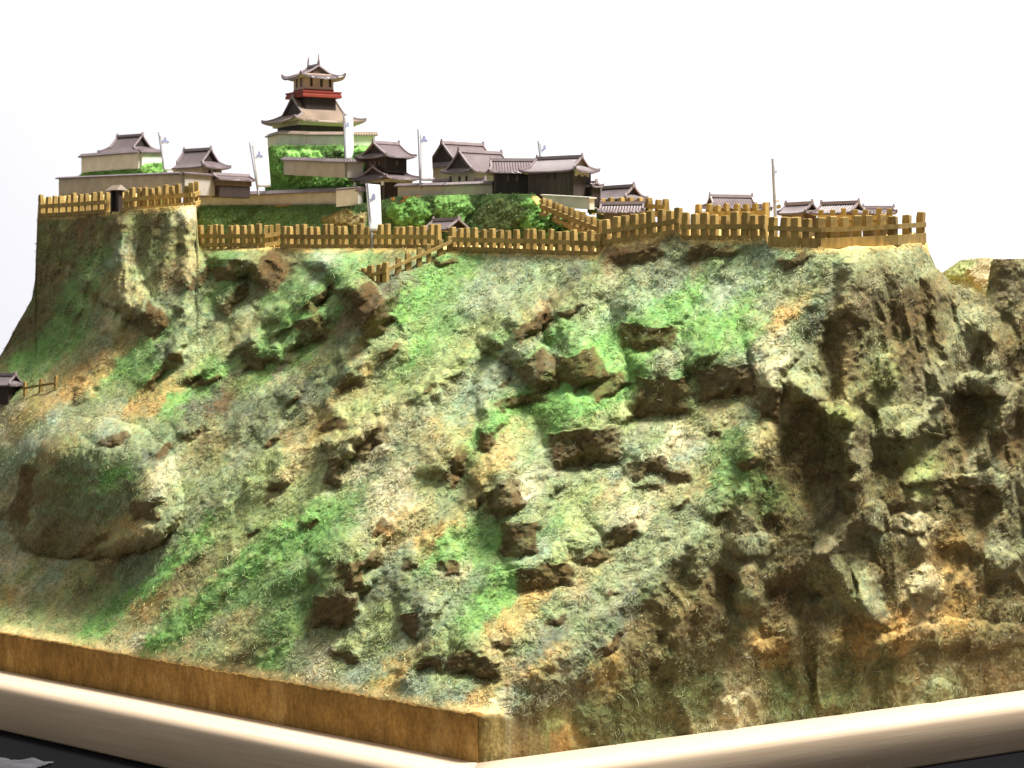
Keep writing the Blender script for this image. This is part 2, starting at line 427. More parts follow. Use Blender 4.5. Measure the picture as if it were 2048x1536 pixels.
# profile columns of the hill: px -> [(py, mode, value)] from foot to rim; v = distance behind the left edge, u = behind the right edge
COLS = [
    (-260, [(1220, 'v', 0), (1090, 'v', 4), (950, 'v', 9), (850, 'v', 15), (790, 'v', 20), (760, 'v', 23)]),
    (0, [(1265, 'v', 0), (1200, 'v', 5), (1130, 'v', 9.2), (960, 'v', 11.5), (880, 'v', 13.5), (800, 'v', 15.5), (745, 'v', 19), (712, 'v', 22.5), (560, 'v', 25), (430, 'v', 26)]),
    (60, [(1276, 'v', 0), (1210, 'v', 5), (1120, 'v', 9.6), (900, 'v', 10.6), (860, 'v', 12.8), (800, 'v', 15.5), (745, 'v', 18.8), (700, 'v', 22), (560, 'v', 24), (430, 'v', 25)]),
    (110, [(1285, 'v', 0), (1215, 'v', 5), (1118, 'v', 9.4), (890, 'v', 10.2), (845, 'v', 12.8), (800, 'v', 15.5), (760, 'v', 18.4), (700, 'v', 21.5), (560, 'v', 23.5), (430, 'v', 25)]),
    (210, [(1302, 'v', 0), (1215, 'v', 4.8), (1100, 'v', 9.0), (900, 'v', 10.4), (845, 'v', 12.8), (800, 'v', 15.5), (750, 'v', 18), (690, 'v', 20.5), (600, 'v', 22.5), (425, 'v', 25)]),
    (300, [(1317, 'v', 0), (1150, 'v', 5.2), (960, 'v', 9.9), (850, 'v', 12.8), (800, 'v', 15.5), (740, 'v', 18), (680, 'v', 20.5), (580, 'v', 23), (416, 'v', 25)]),
    (345, [(1325, 'v', 0), (1150, 'v', 5), (960, 'v', 10), (800, 'v', 15.5), (740, 'v', 18.5), (680, 'v', 21), (560, 'v', 23.5), (413, 'v', 25)]),
    (393, [(1333, 'v', 0), (1150, 'v', 5.5), (960, 'v', 11), (800, 'v', 17), (700, 'v', 21.5), (600, 'v', 25.5), (500, 'v', 27.5), (410, 'v', 28.5)]),
    (402, [(1335, 'v', 0), (1150, 'v', 5.5), (960, 'v', 11), (800, 'v', 17), (700, 'v', 22), (600, 'v', 26.5), (494, 'v', 29.5)]),
    (560, [(1362, 'v', 0), (1180, 'v', 5), (1000, 'v', 10.5), (800, 'v', 18), (680, 'v', 23.5), (580, 'v', 28), (495, 'v', 31)]),
    (720, [(1390, 'v', 0), (1320, 'v', 2.2), (1150, 'v', 7), (950, 'v', 13.5), (780, 'v', 19), (650, 'v', 22.5), (580, 'v', 24.5), (535, 'v', 29.5), (497, 'v', 32)]),
    (790, [(1402, 'v', 0), (1330, 'v', 2.4), (1150, 'v', 7.5), (950, 'v', 14), (780, 'v', 20), (640, 'v', 24.5), (556, 'v', 26.5), (530, 'v', 29.5), (497, 'v', 32.5)]),
    (890, [(1419, 'v', 0), (1345, 'v', 2.6), (1150, 'v', 9), (950, 'v', 15.5), (750, 'v', 22.5), (600, 'v', 28.5), (515, 'v', 32.2), (498, 'v', 33.5)]),
    (950, [(1429, 'v', 0), (1355, 'v', 3), (1150, 'v', 10), (950, 'v', 17), (750, 'v', 24), (600, 'v', 30), (520, 'v', 33), (502, 'v', 34)]),
    (960, [(1540, 'u', 0), (1431, 'u', 0), (1370, 'v', 2.8), (1150, 'v', 10), (950, 'v', 17), (750, 'v', 24), (600, 'v', 30), (520, 'v', 33), (502, 'v', 34)]),
    (1050, [(1530, 'u', 0), (1430, 'u', .2), (1365, 'v', 4.5), (1150, 'v', 11.5), (950, 'v', 18.5), (750, 'v', 26), (600, 'v', 31.5), (522, 'v', 33.5), (505, 'v', 34.5)]),
    (1160, [(1520, 'u', 0), (1400, 'u', .4), (1330, 'v', 9.5), (1150, 'v', 14.5), (950, 'v', 20.5), (750, 'v', 27.5), (600, 'v', 32), (528, 'v', 34), (511, 'v', 35)]),
    (1230, [(1510, 'u', 0), (1290, 'u', .6), (1150, 'v', 17), (950, 'v', 22.5), (750, 'v', 29), (600, 'v', 33.2), (520, 'v', 35), (485, 'v', 36)]),
    (1300, [(1500, 'u', 0), (1195, 'u', .8), (1100, 'v', 19.5), (950, 'v', 24), (750, 'v', 30), (600, 'v', 34), (520, 'v', 35.5), (474, 'v', 36.5)]),
    (1390, [(1490, 'u', 0), (1095, 'u', .8), (1000, 'v', 24.2), (850, 'v', 28.5), (700, 'v', 32.2), (600, 'v', 35), (520, 'v', 36.5), (478, 'v', 37.2)]),
    (1450, [(1480, 'u', 0), (990, 'u', 1), (900, 'v', 28), (750, 'v', 32), (640, 'v', 35), (530, 'v', 37.2), (480, 'v', 38)]),
    (1510, [(1470, 'u', 0), (880, 'u', 1), (800, 'v', 31.2), (700, 'v', 34), (600, 'v', 36.6), (530, 'v', 38), (482, 'v', 38.8)]),
    (1590, [(1460, 'u', 0), (760, 'u', 1.2), (700, 'v', 35.2), (600, 'v', 37.5), (540, 'v', 38.6), (494, 'v', 39.6)]),
    (1650, [(1452, 'u', 0), (900, 'u', .8), (640, 'u', 1.8), (580, 'v', 38.6), (520, 'v', 39.4), (498, 'v', 40.4)]),
    (1720, [(1440, 'u', 0), (900, 'u', .8), (560, 'u', 1.6), (520, 'u', 2), (502, 'u', 3)]),
    (1790, [(1430, 'u', 0), (900, 'u', .9), (560, 'u', 1.6), (515, 'u', 2), (492, 'u', 3)]),
    (1842, [(1425, 'u', 0), (900, 'u', 1.2), (560, 'u', 2.4), (510, 'u', 3.2), (488, 'u', 4)]),
    (1870, [(1420, 'u', 0), (900, 'u', 1.4), (620, 'u', 3), (530, 'u', 4.5)]),
    (1905, [(1415, 'u', 0), (900, 'u', 1.6), (650, 'u', 3), (568, 'u', 5)]),
    (1972, [(1405, 'u', 0), (900, 'u', 1.4), (680, 'u', 2.6), (594, 'u', 4)]),
    (1984, [(1404, 'u', 0), (900, 'u', 1.0), (680, 'u', 1.4), (520, 'u', 2)]),
    (2060, [(1395, 'u', 0), (900, 'u', 1.0), (680, 'u', 1.4), (516, 'u', 2)]),
    (2300, [(1365, 'u', 0), (900, 'u', 1.4), (700, 'u', 2.4), (560, 'u', 3)]),
]
RIM = [(-260, 762), (-60, 725), (0, 712), (40, 640), (64, 596), (70, 560), (73, 470), (76, 433), (220, 424), (345, 413), (392, 410), (397, 492), (530, 493),
       (560, 496), (870, 497), (905, 500), (1195, 511), (1212, 488), (1360, 466), (1368, 479), (1530, 479), (1540, 493), (1655, 498), (1690, 500),
       (1790, 490), (1842, 486), (1856, 500), (1872, 534), (1905, 568), (1972, 594), (1982, 524), (1990, 519), (2060, 516), (2300, 560)]
GY = np.arange(300, 1700, 2.0)
CPX = np.array([c[0] for c in COLS], float)
TAB = []
for px, prof in COLS:
    pys = np.array([p[0] for p in prof], float)
    ys = np.array([Yv(px, p[2]) if p[1] == 'v' else Yu(px, p[2]) for p in prof], float)
    TAB.append(np.interp(GY, pys[::-1], ys[::-1]))
TAB = np.array(TAB)


def gauss(arr, sig, axis):
    r = int(3 * sig)
    k = np.exp(-0.5 * (np.arange(-r, r + 1) / sig) ** 2); k /= k.sum()
    pad = [(0, 0)] * arr.ndim; pad[axis] = (r, r)
    a = np.pad(arr, pad, mode='edge')
    return np.apply_along_axis(lambda m: np.convolve(m, k, 'valid'), axis, a)


def zigzag(pxs):
    return np.interp(pxs, [r[0] for r in RIM], [r[1] for r in RIM])


DPX = 2.0
PXS = np.arange(-236, 2260, DPX)
D0 = np.array([np.interp(PXS, CPX, TAB[:, j]) for j in range(len(GY))]).T       # [px, py]
D0 = gauss(gauss(D0, 13, 0), 7, 1)


def depth0(PX, PY):
    fx = np.clip((PX - PXS[0]) / DPX, 0, len(PXS) - 1.001); fy = np.clip((PY - GY[0]) / 2.0, 0, len(GY) - 1.001)
    ix = fx.astype(int); iy = fy.astype(int); fx = fx - ix; fy = fy - iy
    return (D0[ix, iy] * (1 - fx) * (1 - fy) + D0[ix + 1, iy] * fx * (1 - fy) + D0[ix, iy + 1] * (1 - fx) * fy + D0[ix + 1, iy + 1] * fx * fy)


def grid_mesh(name, P, col, material, flip=False):
    """P [n,m,3] cm, col [n,m,3]"""
    n, m = P.shape[:2]
    me = bpy.data.meshes.new(name)
    idx = np.arange(n * m).reshape(n, m)
    q = np.stack([idx[:-1, :-1], idx[1:, :-1], idx[1:, 1:], idx[:-1, 1:]], -1).reshape(-1, 4)
    if flip: q = q[:, ::-1]
    me.vertices.add(n * m)
    me.vertices.foreach_set('co', (P.reshape(-1) * S).astype(np.float32))
    me.loops.add(q.size)
    me.loops.foreach_set('vertex_index', q.reshape(-1).astype(np.int32))
    me.polygons.add(len(q))
    me.polygons.foreach_set('loop_start', (np.arange(len(q)) * 4).astype(np.int32))
    me.polygons.foreach_set('use_smooth', np.ones(len(q), bool))
    me.update(calc_edges=True)
    a = me.color_attributes.new('pigment', 'FLOAT_COLOR', 'POINT')
    c = np.ones((n * m, 4), np.float32); c[:, :3] = col.reshape(-1, 3)
    a.data.foreach_set('color', c.reshape(-1))
    me.materials.append(material)
    return me


def normals(P):
    a = np.gradient(P, axis=0); b = np.gradient(P, axis=1)
    n = np.cross(a, b)
    return n / (np.linalg.norm(n, axis=-1, keepdims=True) + 1e-9)


def fibres(name, P, Nn, col, wgt, count, lmin, lmax, width, pale=0.10, seed=1, bias=None):
    """thousands of short flock fibres lying on the surface, one mesh"""
    rg = np.random.default_rng(seed)
    n, m = P.shape[:2]
    w = wgt.reshape(-1).astype(float); w = np.cumsum(w); w /= w[-1]
    id_ = np.searchsorted(w, rg.random(count))
    p = P.reshape(-1, 3)[id_] + rg.normal(0, 0.05, (count, 3))
    nn = Nn.reshape(-1, 3)[id_]
    d = rg.normal(0, 1, (count, 3))
    if bias is not None: d = d + np.array(bias) * rg.normal(0, 1, (count, 1))
    d = d - (d * nn).sum(1, keepdims=True) * nn * rg.uniform(0.55, 1.0, (count, 1))
    d /= np.linalg.norm(d, axis=1, keepdims=True)
    s = np.cross(d, nn + rg.normal(0, .5, (count, 3))); s /= np.linalg.norm(s, axis=1, keepdims=True) + 1e-9
    ln = rg.uniform(lmin, lmax, (count, 1)) ; wd = width * rg.uniform(.6, 1.4, (count, 1))
    p = p + nn * 0.035
    mid = p + nn * ln * rg.uniform(0.0, 0.22, (count, 1))
    V = np.stack([p - d * ln / 2 - s * wd / 2, p - d * ln / 2 + s * wd / 2, mid + s * wd / 2, mid - s * wd / 2, p + d * ln / 2 + s * wd / 2, p + d * ln / 2 - s * wd / 2], 1).reshape(-1, 3)
    base = (np.arange(count) * 6)[:, None]
    q = np.concatenate([base + np.array([[0, 1, 2, 3]]), base + np.array([[3, 2, 4, 5]])], 1).reshape(-1)
    me = bpy.data.meshes.new(name)
    me.vertices.add(len(V)); me.vertices.foreach_set('co', (V.reshape(-1) * S).astype(np.float32))
    me.loops.add(len(q)); me.loops.foreach_set('vertex_index', q.astype(np.int32))
    me.polygons.add(len(q) // 4); me.polygons.foreach_set('loop_start', (np.arange(len(q) // 4) * 4).astype(np.int32))
    me.update(calc_edges=True)
    c = col.reshape(-1, 3)[id_] * np.exp(rg.normal(0.0, 0.25, (count, 1)))
    pl = rg.random(count) < pale
    c[pl] = c[pl] * 0.45 + np.array([0.37, 0.39, 0.20]) * 0.55
    c = np.clip(np.repeat(c, 6, 0), 0, 0.85)
    cc = np.ones((len(c), 4), np.float32); cc[:, :3] = c
    a = me.color_attributes.new('pigment', 'FLOAT_COLOR', 'POINT'); a.data.foreach_set('color', cc.reshape(-1))
    me.materials.append(M_FIB)
    return tag(link(name, me), kind='stuff')


# ------------------------------------------------------------------ the hill
NR = 620
tt = np.linspace(0, 1, NR) ** 0.97
z_edge = -26.3
Yl = Yv(PXS, 0.0)
Yr = Yu(PXS, 0.0)
zb_r = np.interp(PXS, [955, 1000, 1200, 1300], [z_edge, z_edge - .1, -30.4, -31.0])
bot = np.where(PXS < 955, HZ - z_edge * F / Yl, HZ - zb_r * F / Yr)
top = zigzag(PXS)
top = top + 2.2 * fbm(PXS / 9.0, PXS * 0, PXS * 0, 3, 5) * ((PXS > 1860) | (PXS < 74))
PX = np.repeat(PXS[:, None], NR, 1)
top_s = gauss(np.interp(PXS, [r[0] for r in RIM], [r[1] for r in RIM])[:, None], 14, 0)[:, 0]
PY = bot[:, None] + (top_s - bot)[:, None] * tt[None, :] + (top - top_s)[:, None] * sstep(.60, .97, tt)[None, :]
Y0 = depth0(PX, PY)
g = (depth0(PX, PY - 12) - depth0(PX, PY + 12)) / 24.0      # how fast the ground recedes per pixel row
g = np.clip(g, 0.012, 0.12)
X0 = (PX - 1024) / F * Y0; Z0 = -(PY - HZ) / F * Y0

# ridge line between slope and right cliff
RIDGE = [(955, 1428), (1050, 1428), (1160, 1392), (1230, 1290), (1300, 1192), (1390, 1092), (1450, 990), (1510, 880), (1590, 760), (1650, 640), (1690, 520), (1720, 470)]
ridge_px = np.interp(PY, [r[1] for r in RIDGE[::-1]], [r[0] for r in RIDGE[::-1]])
cliff = sstep(-25, 35, PX - ridge_px + 18 * fbm(PX / 40, PY / 40, PX * 0, 3, 9))
top_fade = gauss(np.where(((PXS < 76) | (PXS > 1856))[:, None], 1.0, np.clip((PY - top[:, None]) / 26.0, 0, 1)), 5, 0)
bot_fade = np.where(PXS[:, None] < 955, np.clip((bot[:, None] - PY) / 40.0, 0.0, 1), np.clip((bot[:, None] - PY) / 40.0 + np.clip((PXS[:, None] - 1150) / 120, 0, 1), 0, 1))

# broad relief: gullies that run down the left slope, fluted cliff on the right
uu = ((X0 - CX0) * UX + (Y0 - CY0) * UY); vv = ((X0 - CX0) * VX + (Y0 - CY0) * VY)
wob = fbm(uu / 9, vv / 9, Z0 / 9, 3, 21)
gul = fbm(uu / 5.6 + wob * 0.7 + vv * 0.05, vv / 19, Z0 / 34, 2, 31)
gul = .6 - np.sqrt(gul * gul + .01) * 1.9
dispY = (1 - cliff) * 0.75 * gul * np.clip(vv / 6, 0, 1)
lump = fbm(X0 / 4.0, Y0 / 4.0, Z0 / 3.2, 3, 41)
dispY = dispY + 0.26 * lump * (1 - .4 * cliff)
flu = fbm(vv / 3.2 + wob, uu / 4, Z0 / 5.5 + wob * .6, 3, 51)
dispY = dispY + cliff * (0.6 * (0.6 - np.abs(flu) * 2.4))
leftcl = sstep(700, 620, PY) * sstep(420, 380, PX)
dispY = dispY + leftcl * 0.8 * (0.5 - np.abs(fbm(uu / 2.4, vv / 4, Z0 / 9, 3, 55)) * 2)
peb = fbm(X0 / 1.1, Y0 / 1.1, Z0 / 0.9, 3, 61)
dispY = dispY + 0.10 * peb * (1 - .5 * cliff)
rk = fbm(X0 / 2.0, Y0 / 2.0, Z0 / 1.5, 2, 71)
dispY = dispY + 0.32 * np.maximum(rk - 0.22, 0) * 2 * (1 - .7 * cliff)

# crests that run down the left slope
SPURS = [([(660, 782), (540, 890), (380, 1017), (152, 1130)], .5, 16, 60), ([(890, 750), (700, 850), (570, 915), (508, 973)], .8, 15, 60), ([(794, 687), (635, 770), (600, 800)], .8, 15, 50),
         ([(635, 1005), (450, 1150), (286, 1278)], .55, 14, 60), ([(445, 1068), (184, 1265)], .35, 14, 60), ([(813, 1017), (667, 1100), (572, 1150)], .9, 18, 60),
         ([(760, 600), (600, 745), (430, 860)], 1.0, 18, 70), ([(1000, 640), (860, 760), (760, 880)], .8, 18, 60), ([(640, 510), (540, 620), (420, 740)], 1.3, 20, 60),
         ([(490, 500), (430, 600), (330, 690)], 1.3, 18, 60), ([(860, 1090), (760, 1180), (700, 1260)], .7, 16, 60), ([(1080, 900), (960, 1000), (880, 1060)], .8, 16, 60),
         ([(1180, 560), (1060, 660), (960, 760)], .7, 18, 60), ([(560, 1240), (440, 1320)], .5, 14, 60), ([(1340, 1110), (1200, 1220), (1060, 1330)], .7, 18, 70),
         ([(720, 540), (650, 620), (560, 700)], 1.0, 20, 50), ([(780, 570), (735, 640), (690, 720)], 1.4, 16, 50), ([(1000, 1150), (870, 1280), (800, 1340)], .7, 16, 60),
         ([(236, 425), (240, 560), (212, 700), (160, 770)], 1.3, 22, 45), ([(372, 412), (380, 520), (362, 610)], 1.0, 22, 30), ([(150, 440), (160, 560), (120, 680)], .6, 30, 40),
         ([(1705, 520), (1692, 640), (1702, 830), (1716, 1000), (1652, 1110), (1745, 1235)], 1.2, 34, 40), ([(1860, 560), (1885, 700), (1872, 830), (1800, 905)], .9, 30, 40),
         ([(1585, 765), (1690, 845), (1705, 960)], .9, 30, 30), ([(1960, 640), (1995, 760), (1985, 860), (1940, 940)], .9, 34, 40), ([(1500, 880), (1480, 1060), (1500, 1200)], .8, 34, 40),
         ([(1400, 1080), (1390, 1200), (1330, 1320)], .7, 34, 50), ([(1830, 960), (1850, 1160), (1800, 1270)], .7, 30, 40)]
spw = 14 * fbm(PX / 45, PY / 45, PX * 0, 3, 77)
for line, am_, wl_, wr_ in SPURS:
    best = np.full(PX.shape, 1e9)
    for (x0, y0), (x1, y1) in zip(line[:-1], line[1:]):
        L2 = (x1 - x0) ** 2 + (y1 - y0) ** 2
        t_ = np.clip(((PX - x0) * (x1 - x0) + (PY - y0) * (y1 - y0)) / L2, 0, 1)
        dx = PX + spw - (x0 + t_ * (x1 - x0)); dy = PY + spw - (y0 + t_ * (y1 - y0))
        sd = (dx * (y1 - y0) - dy * (x1 - x0)) / math.sqrt(L2)
        dd = np.hypot(dx, dy)
        best = np.where(dd < np.abs(best), dd * np.sign(sd), best)
    # abrupt on the left hand side, gentle on the right
    k_ = np.where(best > 0, np.clip(1 - best / wr_, 0, 1), np.clip(1 + best / wl_, 0, 1))
    dispY = dispY + 1.45 * am_ * k_ * k_ * (3 - 2 * k_)

# rock faces
wx = 13 * fbm(PX / 26, PY / 26, PX * 0, 3, 81, .42); wy = 13 * fbm(PX / 26, PY / 26, PX * 0 + 5, 3, 83, .42)
face_mask = np.zeros_like(PX)
for (fx, fy, w, h, ang) in FACES:
    R = max(w, h) * 2.6 + 40
    sx = (PXS > fx - R) & (PXS < fx + R)
    if not sx.any(): continue
    i0, i1 = np.where(sx)[0][[0, -1]]
    sl = slice(i0, i1 + 1)
    q = PX[sl] + wx[sl] - fx; r = PY[sl] + wy[sl] - fy
    ca, sa = math.cos(math.radians(ang)), math.sin(math.radians(ang))
    a = q * ca + r * sa; b = -q * sa + r * ca
    A = np.clip(np.mean(g[sl][(np.abs(q) < 20) & (np.abs(r) < 20)]) if ((np.abs(q) < 20) & (np.abs(r) < 20)).any() else .04, .03, .075) * h * (.88 if h > 30 else .7) + 0.02
    aw = np.where(a < 0, np.abs(a) / (w * .58), np.abs(a) / (w * .66))
    ax = np.clip(1 - aw ** 3, 0, 1)
    up = np.clip(-(b + h / 2) / (2.6 * h + 16), 0, 1)
    back = (1 - up) ** 2 * (1 + 2 * up) * (1 + .18 * np.sin(np.pi * np.clip(up * 3, 0, 1)))
    prof = np.where(b < -h / 2, back, np.clip(0.5 - b / h, 0.0, 1))
    aw2 = np.where(a < 0, np.abs(a) / (w * .58 + up * h * .6), np.abs(a) / (w * (.66 + .5 * up) + up * h * 1.6))
    wide = np.where(b < -h / 2, np.clip(1 - aw2 ** 2, 0, 1), ax)
    dispY[sl] += A * prof * wide
    # undercut right below the face
    dispY[sl] -= 0.25 * A * np.exp(-((b - h * .5) / (h * .16 + 2)) ** 2) * ax
    face_mask[sl] = np.maximum(face_mask[sl], sstep(.25, .7, ax) * sstep(-h * .5 - 1, -h * .5 + 5, b) * sstep(h * .5 + 3, h * .5 - 5, b))
for (fx, fy, w, h, dp) in HOLLOWS:
    q = (PX + wx * 1.2 + (PY - fy) * .25 * math.sin(fx) - fx) / (w / 2); r = (PY + wy * 1.1 - fy) / (h / 2)
    rr = np.sqrt(q * q + np.where(r < 0, r * r, (r * .85) ** 2))
    mk = np.where(r < 0.2, sstep(1.1, 0.62, rr), sstep(1.2, 0.25, rr))
    dispY -= .58 * dp * mk * (1 + .5 * rk)
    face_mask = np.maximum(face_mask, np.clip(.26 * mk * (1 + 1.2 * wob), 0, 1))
for (fx, fy, w, h, dp) in KNOBS:
    q = (PX + wx - fx) / (w / 2); r = (PY + wy - fy) / (h / 2)
    rr = q * q + np.where(r < 0, (r * .9) ** 2, r ** 4)
    mk = np.sqrt(np.clip(1 - rr, 0, 1))
    dispY += (.75 if w < 250 else 1) * dp * mk
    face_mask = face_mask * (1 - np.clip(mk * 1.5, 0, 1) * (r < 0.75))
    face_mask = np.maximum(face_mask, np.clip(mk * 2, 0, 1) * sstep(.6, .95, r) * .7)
q = (PX + wx * .6 - 190) / 172; r = (PY + wy * .6 - 975) / 142      # the big rounded boulder at the left
rr = np.where(q < 0, np.abs(q) ** 3.4, np.abs(q) ** 2) + np.where(r > 0, np.abs(r) ** 3.6, np.abs(r) ** 2)
dispY += 4.2 * np.sqrt(np.clip(1 - rr, 0, 1))
fine = 0.055 * vnoise(X0 / .22, Y0 / .22, Z0 / .2, 91) + 0.09 * vnoise(X0 / .5, Y0 / .5, Z0 / .42, 93)
dispY = dispY * np.maximum(top_fade, .05) * np.maximum(bot_fade, .06) + fine * np.maximum(bot_fade, .35)
Y1 = Y0 - dispY
P = np.stack([(PX - 1024) / F * Y1, Y1, ZT - (PY - HZ) / F * Y1], -1)
P[..., 2] += 0.0

# pigment
pts = [s.split(',') for s in SAMPLES.split()]
sp = np.array([[float(a), float(b)] for a, b, c in pts], np.float32)
sc_ = np.array([PAL[c] for a, b, c in pts], np.float32)
wpx = PX + 26 * fbm(PX / 30, PY / 30, PX * 0, 4, 101, .6); wpy = PY + 20 * fbm(PX / 30, PY / 30, PX * 0 + 3, 4, 103, .6)
wpx = wpx + 6 * vnoise(PX / 3.3, PY / 3.3, PX * 0, 105) + 6 * vnoise(PX / 7, PY / 7, PX * 0, 106); wpy = wpy + 6 * vnoise(PX / 3.3, PY / 3.3, PX * 0, 107) + 6 * vnoise(PX / 7, PY / 7, PX * 0, 108)
# stretch along the fall line
col = np.zeros(PX.shape + (3,), np.float32)
for i in range(0, len(PXS), 40):
    sl = slice(i, i + 40)
    a = wpx[sl].astype(np.float32)[..., None] - sp[:, 0]; b = wpy[sl].astype(np.float32)[..., None] - sp[:, 1]
    cl = cliff[sl].astype(np.float32)[..., None]
    p1 = (a - b) * .7071; p2 = (a + b) * .7071           # p1 runs along the fall line of the slope
    d2 = (1 - cl) * ((p1 * .48) ** 2 + (p2 * 1.4) ** 2) + cl * ((a * 1.15) ** 2 + (b * .85) ** 2)
    wgt = 1.0 / (d2 + 260) ** 2.2
    col[sl] = (wgt @ sc_) / wgt.sum(-1, keepdims=True)
col *= 1 - cliff[..., None].astype(np.float32) * np.array([.0, .06, .18], np.float32)
# thin green flock dusted over everything
dust = np.clip(.20 + .5 * fbm(PX / 34, PY / 34, PX * 0 + 2, 4, 139, .6), 0, .7)[..., None] * (1 - .55 * cliff[..., None])
col = col * (1 - dust) + np.array([.165, .250, .085]) * dust
# bare brown soil on the rock faces, dark enough to carry their shade too
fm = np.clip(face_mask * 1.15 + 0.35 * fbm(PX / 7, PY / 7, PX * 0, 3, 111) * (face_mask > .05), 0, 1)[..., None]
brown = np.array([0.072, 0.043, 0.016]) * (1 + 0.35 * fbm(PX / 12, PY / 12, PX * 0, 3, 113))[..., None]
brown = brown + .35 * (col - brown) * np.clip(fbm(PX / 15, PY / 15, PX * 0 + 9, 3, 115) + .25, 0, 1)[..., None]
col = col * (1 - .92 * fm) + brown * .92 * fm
# worn pigment: dry-brushed pale on crests, streaks, speckles
crest = np.clip(0.9 * (peb + 0.6 * rk) - .12, 0, 1)[..., None] * (1 - fm) * (1 - .4 * cliff[..., None])
col = col * (1 - .4 * crest) + np.array([.44, .43, .24]) * .4 * crest
bl = fbm(PX / 16, PY / 16, PX * 0, 4, 121, .6)[..., None]
sp_ = vnoise(PX / 3.1, PY / 3.1, PX * 0, 123)[..., None] + .7 * vnoise(PX / 6.3, PY / 6.3, PX * 0, 125)[..., None]
st = fbm((PX + PY) / 5, (PX - PY) / 45, PX * 0, 3, 127)[..., None]
col = col * np.exp(0.20 * bl + 0.10 * sp_ + 0.24 * st * (1 - cliff[..., None]))
warm = fbm(PX / 9, PY / 9, PX * 0 + 8, 3, 131)[..., None]
col = col * (1 + warm * np.array([.14, .0, -.14]))
# bare soil on the steepest faces, also painting in shade that brings out relief
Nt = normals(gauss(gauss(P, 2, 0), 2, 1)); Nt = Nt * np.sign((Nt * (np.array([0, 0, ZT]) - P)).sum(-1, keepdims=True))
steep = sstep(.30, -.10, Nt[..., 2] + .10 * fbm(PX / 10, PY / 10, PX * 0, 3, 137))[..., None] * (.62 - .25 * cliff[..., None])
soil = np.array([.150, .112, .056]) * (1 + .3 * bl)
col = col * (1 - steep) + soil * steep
# pale sandy lip along the front edge
lip = sstep(26, 4, (bot[:, None] - PY)) * (PX < 1010)
lip = np.clip(lip * (0.75 + .8 * fbm(PX / 18, PY / 18, PX * 0, 3, 133)), 0, 1)[..., None]
col = col * (1 - lip) + np.array([.64, .50, .22]) * lip
# sandy ground at the foot of the fences
rimsand = sstep(14, 2, PY - top[:, None]) * (PX > 74) * (PX < 1860)
rimsand = np.clip(rimsand * (.6 + .9 * fbm(PX / 14, PY / 14, PX * 0, 3, 135)), 0, 1)[..., None]
col = col * (1 - rimsand) + np.array([.52, .37, .13]) * rimsand
col = np.clip(col, 0.006, 0.8)

# close the sheet: a tucked foot below, the plateau behind the rim
feet = []
for j in range(24):
    q = 1 - j / 23.0                      # 1 at the bottom, 0 at the sheet's first row
    zl = P[:, 0, 2] * (1 - q) + (ZT - 33.5) * q
    rough_ = .16 * fbm(P[:, 0, 0] / .9, P[:, 0, 1] / .9, zl / .7, 3, 143) * min(1, (1 - q) * 4 + .3)
    inn = np.where(PXS < 955, .6 * min(1, q * 12), 0)
    rough_ = np.where(PXS < 955, 0, rough_) - P[:, 0, 1] * 0
    feet.append(np.stack([P[:, 0, 0] + VX * inn - VX * .5 * rough_ - .3 * rough_ * UX, P[:, 0, 1] + VY * inn - VY * .5 * rough_ - .3 * rough_ * UY, zl], -1))
fcol = []
for j in range(24):
    zz_ = np.full(len(PXS), j * 4.0)
    n_ = fbm(PXS / 40, zz_ / 40, zz_ * 0, 4, 145)[:, None]; n2_ = vnoise(PXS / 4, zz_ / 4, zz_ * 0, 147)[:, None]
    mx_ = sstep(-.25, .3, n_)
    c_ = (np.array([.33, .26, .10]) * mx_ + np.array([.26, .145, .045]) * (1 - mx_)) * np.exp(.3 * n2_)
    fk = (.75 * j / 23.0) * (PXS > 1010)[:, None]
    fcol.append(c_ * (1 - fk) + col[:, 0] * fk)
sil = ((PXS < 74) | (PXS > 1858))
rise_end = np.interp(PXS, [-300, 70, 80, 270, 300, 1200, 1212, 1850, 1860, 2300], [0, 0, 2.2, 2.0, .1, .8, 1.2, 1.0, 0, 0])
backs = []
for d in (0.5, 1.2, 2.0, 3.0, 4.5, 8, 14, 24, 40, 60):
    zz = np.where(sil, -0.35 * d, rise_end * sstep(.7, 3.2, d) + 0 * PXS)
    b_ = P[:, -1] + np.stack([P[:, -1, 0] / P[:, -1, 1] * d, 1.0 * d + 0 * PXS, zz], -1)
    b_[:, 2] += 0.12 * fbm(b_[:, 0] / .8, b_[:, 1] / .8, b_[:, 2] * 0, 2, 141)
    backs.append(b_)
Pfull = np.concatenate([f_[:, None] for f_ in feet[:-1]] + [P] + [b[:, None] for b in backs], 1)
sand = np.array([.56, .40, .15])
cb = np.repeat((sand * np.ones(3))[None, None], len(PXS), 0) * (1 + .25 * fbm(PXS / 9, PXS * 0, PXS * 0, 3, 151))[:, None, None]
colfull = np.concatenate([f_[:, None] for f_ in fcol[:-1]] + [col] + [cb] * len(backs), 1)
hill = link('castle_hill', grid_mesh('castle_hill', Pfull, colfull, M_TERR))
tag(hill, kind='structure')

